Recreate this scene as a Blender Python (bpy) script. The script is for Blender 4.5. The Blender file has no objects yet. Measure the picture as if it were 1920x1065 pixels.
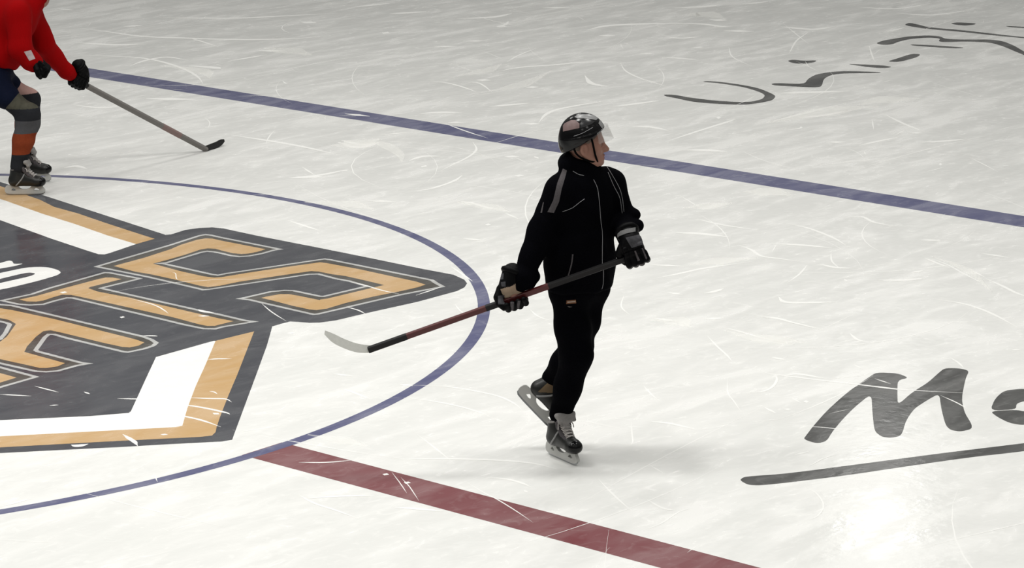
import bpy, math, random
import numpy as np
from mathutils import Vector, Matrix
from mathutils.geometry import tessellate_polygon

SC = bpy.context.scene
COL = SC.collection
random.seed(7)

# ------------------------------------------------------------------ camera
cam_data = bpy.data.cameras.new('camera')
cam = bpy.data.objects.new('camera', cam_data)
COL.objects.link(cam)
yaw, pitch, roll = 0.737, 0.245, -0.019
fw = Vector((math.cos(yaw)*math.cos(pitch), math.sin(yaw)*math.cos(pitch), -math.sin(pitch)))
r0 = Vector((math.sin(yaw), -math.cos(yaw), 0))
u0 = r0.cross(fw)
rt = r0*math.cos(roll) + u0*math.sin(roll)
up = u0*math.cos(roll) - r0*math.sin(roll)
M = Matrix((rt, up, -fw)).transposed().to_4x4()
M.translation = Vector((-11.186, -16.542, 5.006))
cam.matrix_world = M
cam_data.sensor_width = 36.0
cam_data.lens = 5797.834/1920*36.0
cam_data.clip_end = 300
SC.camera = cam

# ------------------------------------------------------------------ light
SC.view_settings.view_transform = 'Standard'
SC.view_settings.look = 'None'
SC.view_settings.gamma = 1
SC.view_settings.use_curve_mapping = False
SC.view_settings.exposure = -0.04

world = bpy.data.worlds.new('arena')
SC.world = world
world.use_nodes = True
wn, wl = world.node_tree.nodes, world.node_tree.links
wn.clear()
wo = wn.new('ShaderNodeOutputWorld'); bg = wn.new('ShaderNodeBackground')
tc = wn.new('ShaderNodeTexCoord'); sx = wn.new('ShaderNodeSeparateXYZ'); rp = wn.new('ShaderNodeValToRGB')
wl.new(tc.outputs['Generated'], sx.inputs[0]); wl.new(sx.outputs['Z'], rp.inputs[0])
e = rp.color_ramp.elements                     # dark stands round the rink, paler roof above
e[0].position = 0.08; e[0].color = (0.16, 0.16, 0.155, 1)
e[1].position = 0.45; e[1].color = (0.50, 0.50, 0.48, 1)
wl.new(rp.outputs[0], bg.inputs[0]); bg.inputs[1].default_value = 0.55
wl.new(bg.outputs[0], wo.inputs[0])

LAMPS = [(-0.6, -4.6, 340), (3.2, -8.4, 330), (-4.2, -0.6, 230)] + [(x, y, 75 if x < -2 and y < -4 else 8 if y < -4 else 195) for x in (-10, -3, 4, 11) for y in (-16, -9, -2, 5)]
def area(name, loc, size, power, tint=(1, 0.99, 0.96), target=None):
    d = bpy.data.lights.new(name, 'AREA'); d.shape = 'RECTANGLE'
    d.size, d.size_y = size; d.energy = power; d.color = tint
    o = bpy.data.objects.new(name, d); COL.objects.link(o); o.location = loc
    if target:
        o.rotation_euler = (Vector(target)-Vector(loc)).to_track_quat('-Z', 'Y').to_euler()
    return o
# rows of roof lamps over the rink
for lx, ly, pw in LAMPS:
    area('roof_lamp', (lx, ly, 11.0), (1.8, 1.8), pw)
area('roof_lamp', (27.6, 10.8, 11.0), (0.9, 0.9), 32, target=(0.94, -8.0, 0))

# ------------------------------------------------------------------ materials
MATS = {}
def mat(name, col, rough=0.6, spec=0.3, metal=0.0, **kw):
    if name in MATS: return MATS[name]
    m = bpy.data.materials.new(name); m.use_nodes = True
    b = m.node_tree.nodes['Principled BSDF']
    b.inputs['Base Color'].default_value = (*col, 1)
    b.inputs['Roughness'].default_value = rough
    b.inputs['Specular IOR Level'].default_value = spec
    b.inputs['Metallic'].default_value = metal
    for k, v in kw.items(): b.inputs[k.replace('_', ' ')].default_value = v
    MATS[name] = m
    return m

def cloth(name, col, col2=None, scale=60, rough=0.9, spec=0.1, bump=0.15):
    """fabric: a fine mottled weave with a little relief"""
    if name in MATS: return MATS[name]
    m = mat(name, col, rough, spec)
    n, l = m.node_tree.nodes, m.node_tree.links
    b = n['Principled BSDF']
    t = n.new('ShaderNodeTexCoord'); z = n.new('ShaderNodeTexNoise')
    z.inputs['Scale'].default_value = scale; z.inputs['Detail'].default_value = 4
    l.new(t.outputs['Object'], z.inputs['Vector'])
    x = n.new('ShaderNodeMix'); x.data_type = 'RGBA'
    x.inputs['A'].default_value = (*col, 1); x.inputs['B'].default_value = (*(col2 or [c*1.6 for c in col]), 1)
    l.new(z.outputs['Fac'], x.inputs['Factor']); l.new(x.outputs['Result'], b.inputs['Base Color'])
    bp = n.new('ShaderNodeBump'); bp.inputs['Strength'].default_value = bump; bp.inputs['Distance'].default_value = 0.004
    l.new(z.outputs['Fac'], bp.inputs['Height']); l.new(bp.outputs[0], b.inputs['Normal'])
    return m

def ice_group():
    """clear skated ice over a coloured layer: snow smears drag the colour towards white, the surface itself is a soft mirror"""
    g = bpy.data.node_groups.new('skated ice', 'ShaderNodeTree')
    g.interface.new_socket('Colour', in_out='INPUT', socket_type='NodeSocketColor')
    g.interface.new_socket('Snow', in_out='INPUT', socket_type='NodeSocketFloat')
    g.interface.new_socket('Shader', in_out='OUTPUT', socket_type='NodeSocketShader')
    n, l = g.nodes, g.links
    gi = n.new('NodeGroupInput'); go = n.new('NodeGroupOutput')
    geo = n.new('ShaderNodeNewGeometry')
    def streak(ang, sx_, sy_, lo, hi, dist=0.6):
        mp = n.new('ShaderNodeMapping'); mp.inputs['Rotation'].default_value = (0, 0, ang)
        mp.inputs['Scale'].default_value = (sx_, sy_, 1)
        l.new(geo.outputs['Position'], mp.inputs['Vector'])
        z = n.new('ShaderNodeTexNoise'); z.inputs['Scale'].default_value = 1; z.inputs['Detail'].default_value = 3
        z.inputs['Distortion'].default_value = dist; z.inputs['Roughness'].default_value = 0.5
        l.new(mp.outputs[0], z.inputs['Vector'])
        r = n.new('ShaderNodeMapRange'); r.inputs['From Min'].default_value = lo; r.inputs['From Max'].default_value = hi
        l.new(z.outputs['Fac'], r.inputs['Value'])
        return r.outputs[0]
    def add(a, b, op='ADD'):
        q = n.new('ShaderNodeMath'); q.operation = op; q.use_clamp = True
        if isinstance(a, float): q.inputs[0].default_value = a
        else: l.new(a, q.inputs[0])
        if isinstance(b, float): q.inputs[1].default_value = b
        else: l.new(b, q.inputs[1])
        return q.outputs[0]
    a = streak(0.5, 0.9, 2.6, 0.46, 0.90, 1.6)
    b = streak(1.5, 1.0, 3.0, 0.48, 0.92, 1.4)
    c = streak(-0.6, 0.8, 2.4, 0.48, 0.92, 1.8)
    d = streak(0.2, 0.35, 0.5, 0.35, 0.7, 0.3)
    e_ = streak(0.9, 5.0, 9.0, 0.55, 0.85, 2.0)
    s = add(add(add(a, b), add(c, e_)), add(d, 0.3, 'MULTIPLY'), 'ADD')
    fac = add(s, gi.outputs['Snow'], 'MULTIPLY')
    mx = n.new('ShaderNodeMix'); mx.data_type = 'RGBA'
    l.new(fac, mx.inputs['Factor']); l.new(gi.outputs['Colour'], mx.inputs['A']); mx.inputs['B'].default_value = (0.93, 0.925, 0.90, 1)
    p = n.new('ShaderNodeBsdfPrincipled')
    l.new(mx.outputs['Result'], p.inputs['Base Color'])
    rr = n.new('ShaderNodeMapRange'); rr.inputs['To Min'].default_value = 0.11; rr.inputs['To Max'].default_value = 0.28
    l.new(s, rr.inputs['Value']); l.new(rr.outputs[0], p.inputs['Roughness'])
    p.inputs['IOR'].default_value = 1.31; p.inputs['Specular IOR Level'].default_value = 0.5
    z = n.new('ShaderNodeTexNoise'); z.inputs['Scale'].default_value = 14; z.inputs['Detail'].default_value = 4
    l.new(geo.outputs['Position'], z.inputs['Vector'])
    bp = n.new('ShaderNodeBump'); bp.inputs['Strength'].default_value = 0.12; bp.inputs['Distance'].default_value = 0.01
    l.new(z.outputs['Fac'], bp.inputs['Height']); l.new(bp.outputs[0], p.inputs['Normal'])
    l.new(p.outputs[0], go.inputs[0])
    return g
ICE = ice_group()
def ice(name, col, snow):
    m = bpy.data.materials.new(name); m.use_nodes = True; m.node_tree.nodes.clear()
    n, l = m.node_tree.nodes, m.node_tree.links
    g = n.new('ShaderNodeGroup'); g.node_tree = ICE
    g.inputs['Colour'].default_value = (*col, 1); g.inputs['Snow'].default_value = snow
    o = n.new('ShaderNodeOutputMaterial'); l.new(g.outputs[0], o.inputs[0])
    MATS[name] = m
    return m

# ------------------------------------------------------------------ objects
def mesh_obj(name, verts, faces, mats, parent=None, smooth=False, idx=None):
    me = bpy.data.meshes.new(name)
    me.from_pydata([tuple(v) for v in verts], [], [tuple(int(i) for i in f) for f in faces])
    for m in (mats if isinstance(mats, (list, tuple)) else [mats]): me.materials.append(m)
    if idx is not None: me.polygons.foreach_set('material_index', np.asarray(idx, dtype=np.int32))
    if smooth: me.polygons.foreach_set('use_smooth', np.ones(len(me.polygons), dtype=bool))
    me.update()
    o = bpy.data.objects.new(name, me); COL.objects.link(o)
    if parent: o.parent = parent
    return o
def tag(o, label=None, cat=None, group=None, kind=None):
    for k, v in (('label', label), ('category', cat), ('group', group), ('kind', kind)):
        if v: o[k] = v
    return o
def empty(name, loc, rz=0.0):
    o = bpy.data.objects.new(name, None); COL.objects.link(o)
    o.location = loc; o.rotation_euler = (0, 0, rz); o.empty_display_size = 0.2
    return o
# outlines of the paint on the ice, metres on the rink: x along its length, y across it, origin on the centre spot
EMBLEM = {
 'base': [(3.499,1.512),(3.198,-0.114),(3.193,-0.136),(3.227,-0.157),(3.388,-0.132),(3.496,-0.168),(3.564,-0.229),(3.59,-0.316),(3.579,-0.687),(3.587,-1.314),(3.587,-1.833),(3.581,-2.339),(3.589,-2.6),(3.531,-2.753),(3.469,-2.836),(3.376,-2.897),(3.275,-2.926),(2.904,-2.917),(2.506,-2.862),(2.238,-2.835),(2.133,-2.793),(2.086,-2.743),(2.058,-2.672),(2.033,-2.622),(1.958,-2.617),(1.875,-2.621),(1.75,-2.735),(1.526,-2.937),(1.108,-3.299),(0.072,-4.193),(0.013,-4.245),(-0.047,-4.224),(-0.259,-4.036),(-0.486,-3.847),(-0.597,-3.746),(-0.968,-3.418),(-1.622,-2.843),(1.955,2.059),(3.656,2.442)],
 'gold_top': [(3.604,2.511),(3.401,1.521),(3.304,1.236),(3.265,0.91),(3.185,0.522),(3.124,0.193),(3.06,-0.168),(2.869,-0.186),(2.921,0.176),(3.021,0.663),(3.094,1.109),(3.217,1.702),(3.293,2.12)],
 'white_top': [(3.293,2.12),(3.217,1.702),(3.094,1.109),(3.021,0.663),(2.921,0.176),(2.869,-0.186),(2.564,-0.248),(2.521,-0.249),(2.499,-0.208),(2.525,-0.041),(2.609,0.443),(2.766,1.208),(2.869,1.715)],
 'gold_right': [(1.409,-2.596),(1.719,-2.619),(0.979,-3.259),(0.605,-3.576),(0.281,-3.856),(0.12,-4),(0.056,-4.062),(-0.004,-4.097),(-0.07,-4.057),(-0.407,-3.756),(-0.899,-3.333),(-1.561,-2.76),(-1.42,-2.566),(-0.763,-3.165),(-0.44,-3.446),(-0.041,-3.792),(-0.018,-3.812),(0.023,-3.82),(0.289,-3.571),(0.629,-3.268),(0.994,-2.957)],
 'white_right': [(0.919,-2.589),(1.402,-2.587),(1.409,-2.596),(0.994,-2.957),(0.629,-3.268),(0.289,-3.571),(0.023,-3.82),(-0.018,-3.812),(-0.041,-3.792),(-0.44,-3.446),(-0.763,-3.165),(-1.42,-2.566),(-1.236,-2.314),(-0.558,-2.91),(-0.179,-3.257),(0.004,-3.384),(0.033,-3.368),(0.594,-2.874)],
 'script_a': [(1.617,0.131),(1.899,0.134),(1.989,0.147),(1.987,0.105),(1.94,0.037),(1.998,-0.009),(1.897,-0.016),(1.797,0.007),(1.549,0.045)],
 'script_n': [(1.494,-0.082),(1.714,-0.095),(1.921,-0.111),(1.982,-0.155),(2.028,-0.225),(2.02,-0.34),(1.985,-0.42),(1.919,-0.46),(1.736,-0.481),(1.482,-0.479),(1.416,-0.465),(1.184,-0.473),(1.304,-0.321),(1.533,-0.32),(1.786,-0.336),(1.858,-0.305),(1.851,-0.247),(1.8,-0.23),(1.607,-0.228),(1.38,-0.226)],
}
LETTERS = {
 'S': dict(line=[[(2.247,-0.482),(3.002,-0.404),(3.329,-0.351),(3.372,-0.361),(3.386,-0.403),(3.381,-0.522),(3.386,-1.075),(3.386,-1.121),(3.34,-1.105),(3.22,-1.113),(3.109,-1.093),(3.057,-1.056),(3.041,-0.982),(3.048,-0.881),(3.045,-0.811),(3.029,-0.754),(2.978,-0.745),(2.621,-0.785),(2.573,-0.754),(2.591,-0.79),(2.585,-1.291),(2.594,-1.336),(2.66,-1.346),(3.34,-1.567),(3.374,-1.579),(3.382,-1.633),(3.388,-2.588),(3.343,-2.673),(3.302,-2.769),(2.961,-2.698),(2.519,-2.652),(2.279,-2.628),(2.253,-2.613),(2.251,-2.574),(2.26,-2.002),(2.24,-1.928),(2.303,-1.939),(2.5,-1.956),(2.578,-2.005),(2.61,-2.058),(2.612,-2.306),(2.626,-2.327),(3,-2.359),(3.027,-2.162),(3.019,-2.05),(3.039,-1.856),(2.996,-1.813),(2.286,-1.58),(2.255,-1.561),(2.258,-1.504),(2.268,-1.006)]], gold=[[(2.331,-0.565),(2.625,-0.549),(2.914,-0.502),(3.05,-0.458),(3.226,-0.435),(3.291,-0.45),(3.319,-0.496),(3.314,-0.595),(3.324,-1.04),(3.236,-1.05),(3.159,-1.039),(3.119,-1.009),(3.099,-0.947),(3.103,-0.85),(3.115,-0.745),(3.093,-0.694),(3.03,-0.679),(2.865,-0.71),(2.682,-0.726),(2.545,-0.73),(2.514,-1.052),(2.512,-1.28),(2.531,-1.368),(2.57,-1.397),(2.772,-1.45),(3.032,-1.533),(3.284,-1.624),(3.296,-1.684),(3.308,-1.986),(3.299,-2.287),(3.294,-2.528),(3.271,-2.641),(3.184,-2.649),(3.031,-2.631),(2.816,-2.59),(2.587,-2.567),(2.414,-2.575),(2.341,-2.549),(2.325,-2.498),(2.323,-2.353),(2.34,-2.124),(2.341,-2.028),(2.389,-2.03),(2.489,-2.054),(2.526,-2.101),(2.534,-2.179),(2.539,-2.38),(2.552,-2.368),(2.598,-2.388),(2.99,-2.419),(3.092,-2.429),(3.105,-2.222),(3.111,-2.044),(3.091,-1.935),(3.088,-1.807),(3.067,-1.758),(2.879,-1.693),(2.559,-1.588),(2.399,-1.565),(2.325,-1.53),(2.317,-1.458),(2.33,-1.21),(2.328,-0.938),(2.313,-0.81)]]),
 'T': dict(line=[[(2.2,-0.985),(2.185,-0.695),(2.166,-0.661),(1.639,-0.702),(1.464,-0.736),(1.231,-0.712),(1.236,-0.874),(1.269,-0.955),(1.336,-1.011),(1.438,-0.999),(1.546,-1),(1.568,-1.037),(1.56,-2.009),(1.557,-2.122),(1.566,-2.315),(1.61,-2.378),(1.672,-2.378),(1.887,-2.442),(1.87,-2.376),(1.873,-2.119),(1.869,-2.02),(1.865,-1.938),(1.86,-1.253),(1.86,-0.978)]], gold=[[(2.114,-0.898),(2.106,-0.814),(2.076,-0.775),(2.024,-0.77),(1.715,-0.78),(1.451,-0.799),(1.319,-0.786),(1.319,-0.865),(1.353,-0.917),(1.402,-0.932),(1.509,-0.914),(1.583,-0.909),(1.615,-0.963),(1.618,-1.014),(1.638,-1.923),(1.636,-1.983),(1.621,-2.222),(1.627,-2.284),(1.655,-2.32),(1.73,-2.324),(1.813,-2.328),(1.802,-2.195),(1.803,-2.066),(1.808,-1.313),(1.811,-1.381),(1.785,-1.03),(1.808,-0.911),(1.837,-0.896)]]),
 'H': dict(line=[[(1.125,-0.491),(1.154,-0.789),(1.187,-0.869),(1.196,-2.158),(1.177,-2.257),(1.145,-2.339),(1.089,-2.373),(1.004,-2.385),(0.888,-2.365),(0.877,-2.336),(0.873,-1.799),(0.881,-1.666),(0.86,-1.639),(0.802,-1.673),(0.561,-1.872),(0.549,-1.908),(0.545,-2.325),(0.559,-2.376),(0.49,-2.355),(0.335,-2.355),(0.28,-2.318),(0.246,-2.258),(0.227,-1.937),(0.239,-1.611)],[(0.866,-0.819),(0.877,-1.133),(0.876,-1.206),(0.865,-1.247),(0.71,-1.394),(0.589,-1.489),(0.352,-1.469)]], gold=[[(1.071,-0.56),(1.093,-0.864),(1.111,-0.963),(1.131,-1.367),(1.123,-1.993),(1.12,-2.168),(1.105,-2.271),(1.033,-2.301),(0.969,-2.289),(0.948,-2.245),(0.939,-2.077),(0.938,-1.686),(0.932,-1.57),(0.889,-1.551),(0.774,-1.619),(0.583,-1.762),(0.49,-1.85),(0.487,-1.931),(0.482,-2.111),(0.476,-2.254),(0.401,-2.275),(0.336,-2.251),(0.309,-2.216),(0.304,-2.102),(0.287,-1.863),(0.311,-1.52),(0.352,-1.469),(0.551,-1.537),(0.661,-1.469),(0.897,-1.269),(0.935,-1.152),(0.929,-1.068),(0.918,-0.752)]]),
 'G': dict(line=[[(0.168,-1.701),(0.168,-2.011),(0.165,-2.356),(-0.117,-2.364),(-0.373,-2.385)]], gold=[[(0.075,-1.819),(0.083,-2.116),(0.082,-2.274),(-0.053,-2.285),(-0.301,-2.293)]]),
}
WRITING = {
 'J': [(9.561,0.449),(9.617,0.373),(9.59,0.176),(9.606,-0.092),(9.676,-0.294),(9.76,-0.378),(9.908,-0.38),(10.069,-0.289),(10.164,-0.152),(10.27,0.103),(10.288,0.402),(10.251,0.568),(10.31,0.553),(10.351,0.43),(10.345,0.161),(10.299,-0.049),(10.173,-0.274),(10.088,-0.392),(9.908,-0.487),(9.75,-0.47),(9.599,-0.418),(9.505,-0.215),(9.446,0.017),(9.502,0.28),(9.514,0.388)],
 'dot': [(11.569,0.602),(11.647,0.6),(11.66,0.475),(11.754,0.399),(11.66,0.352),(11.546,0.368),(11.504,0.425),(11.509,0.507)],
 'hook': [(10.524,-0.002),(10.593,0.002),(10.7,-0.242),(10.937,-0.108),(11.152,-0.035),(11.321,-0.064),(11.452,-0.142),(11.595,-0.44),(11.549,-0.462),(11.355,-0.213),(11.219,-0.16),(11.02,-0.22),(10.699,-0.435),(10.631,-0.422),(10.585,-0.327),(10.493,-0.073)],
 'dash': [(11.756,0.078),(11.828,-0.09),(11.89,-0.263),(11.871,-0.375),(11.774,-0.345),(11.735,-0.222)],
 'dash2': [(12.074,-0.166),(12.276,-0.144),(12.549,-0.107),(12.585,-0.192),(12.425,-0.259),(12.125,-0.272)],
 'dash3': [(12.974,0.211),(13.045,0.037),(13.127,-0.283),(13.104,-0.325),(13.031,-0.261),(12.964,-0.019),(12.932,0.137)],
 'wave': [(12.834,0.5),(12.986,0.536),(13.172,0.508),(13.35,0.473),(13.495,0.369),(13.524,0.23),(13.43,0.11),(13.484,-0.043),(13.645,-0.247),(13.645,-0.401),(13.488,-0.634),(13.268,-0.884),(12.987,-1.214),(12.83,-1.314),(13.108,-0.988),(13.208,-0.837),(13.38,-0.596),(13.507,-0.36),(13.423,-0.129),(13.268,0.011),(13.272,0.081),(13.421,0.16),(13.403,0.283),(13.24,0.374),(13.056,0.381),(12.868,0.339),(12.796,0.401)],
 'tail': [(13.893,0.91),(14.019,0.939),(13.985,0.822),(13.896,0.622),(13.948,0.269),(13.945,-0.182),(13.951,-0.443),(13.967,-0.696),(13.929,-0.72),(13.895,-0.48),(13.867,-0.189),(13.86,0.232),(13.808,0.584),(13.843,0.817)],
 'dot2': [(14.222,0.591),(14.316,0.563),(14.372,0.382),(14.292,0.351),(14.193,0.388),(14.177,0.492)],
 'dash4': [(14.403,0.073),(14.464,-0.113),(14.554,-0.3),(14.466,-0.356),(14.395,-0.157),(14.367,-0.018)],
 'M': [(2,-6.726),(1.978,-6.833),(2.049,-6.849),(2.226,-6.761),(2.453,-6.666),(2.693,-6.576),(2.972,-6.491),(2.654,-6.725),(2.369,-6.942),(2.305,-7.035),(2.321,-7.092),(2.393,-7.109),(2.639,-6.965),(2.867,-6.862),(3.07,-6.819),(3.214,-6.798),(2.963,-6.983),(2.711,-7.183),(2.647,-7.26),(2.656,-7.321),(2.736,-7.341),(2.818,-7.286),(2.977,-7.132),(3.206,-6.957),(3.577,-6.736),(3.73,-6.66),(3.736,-6.58),(3.684,-6.514),(3.569,-6.548),(3.369,-6.614),(3.134,-6.662),(2.871,-6.747),(3.082,-6.596),(3.295,-6.449),(3.382,-6.468),(3.421,-6.361),(3.362,-6.249),(3.221,-6.284),(2.902,-6.368),(2.527,-6.498),(2.219,-6.626),(2.073,-6.693)],
 'a': [(3.1,-7.221),(3.325,-7.107),(3.499,-7.055),(3.606,-7.122),(3.597,-7.248),(3.371,-7.432),(3.11,-7.558),(2.975,-7.529),(2.964,-7.439),(3.023,-7.32),(3.093,-7.226),(3.209,-7.327),(3.206,-7.389),(3.307,-7.352),(3.397,-7.266),(3.313,-7.259),(3.215,-7.321)],
 'underline': [(1.194,-6.908),(1.249,-6.892),(1.29,-6.915),(1.438,-7.032),(1.86,-7.258),(2.292,-7.487),(2.688,-7.714),(2.942,-7.848),(2.828,-7.92),(2.562,-7.796),(2.283,-7.625),(1.95,-7.459),(1.617,-7.301),(1.311,-7.128),(1.188,-7.047),(1.157,-6.991)],
}
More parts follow.
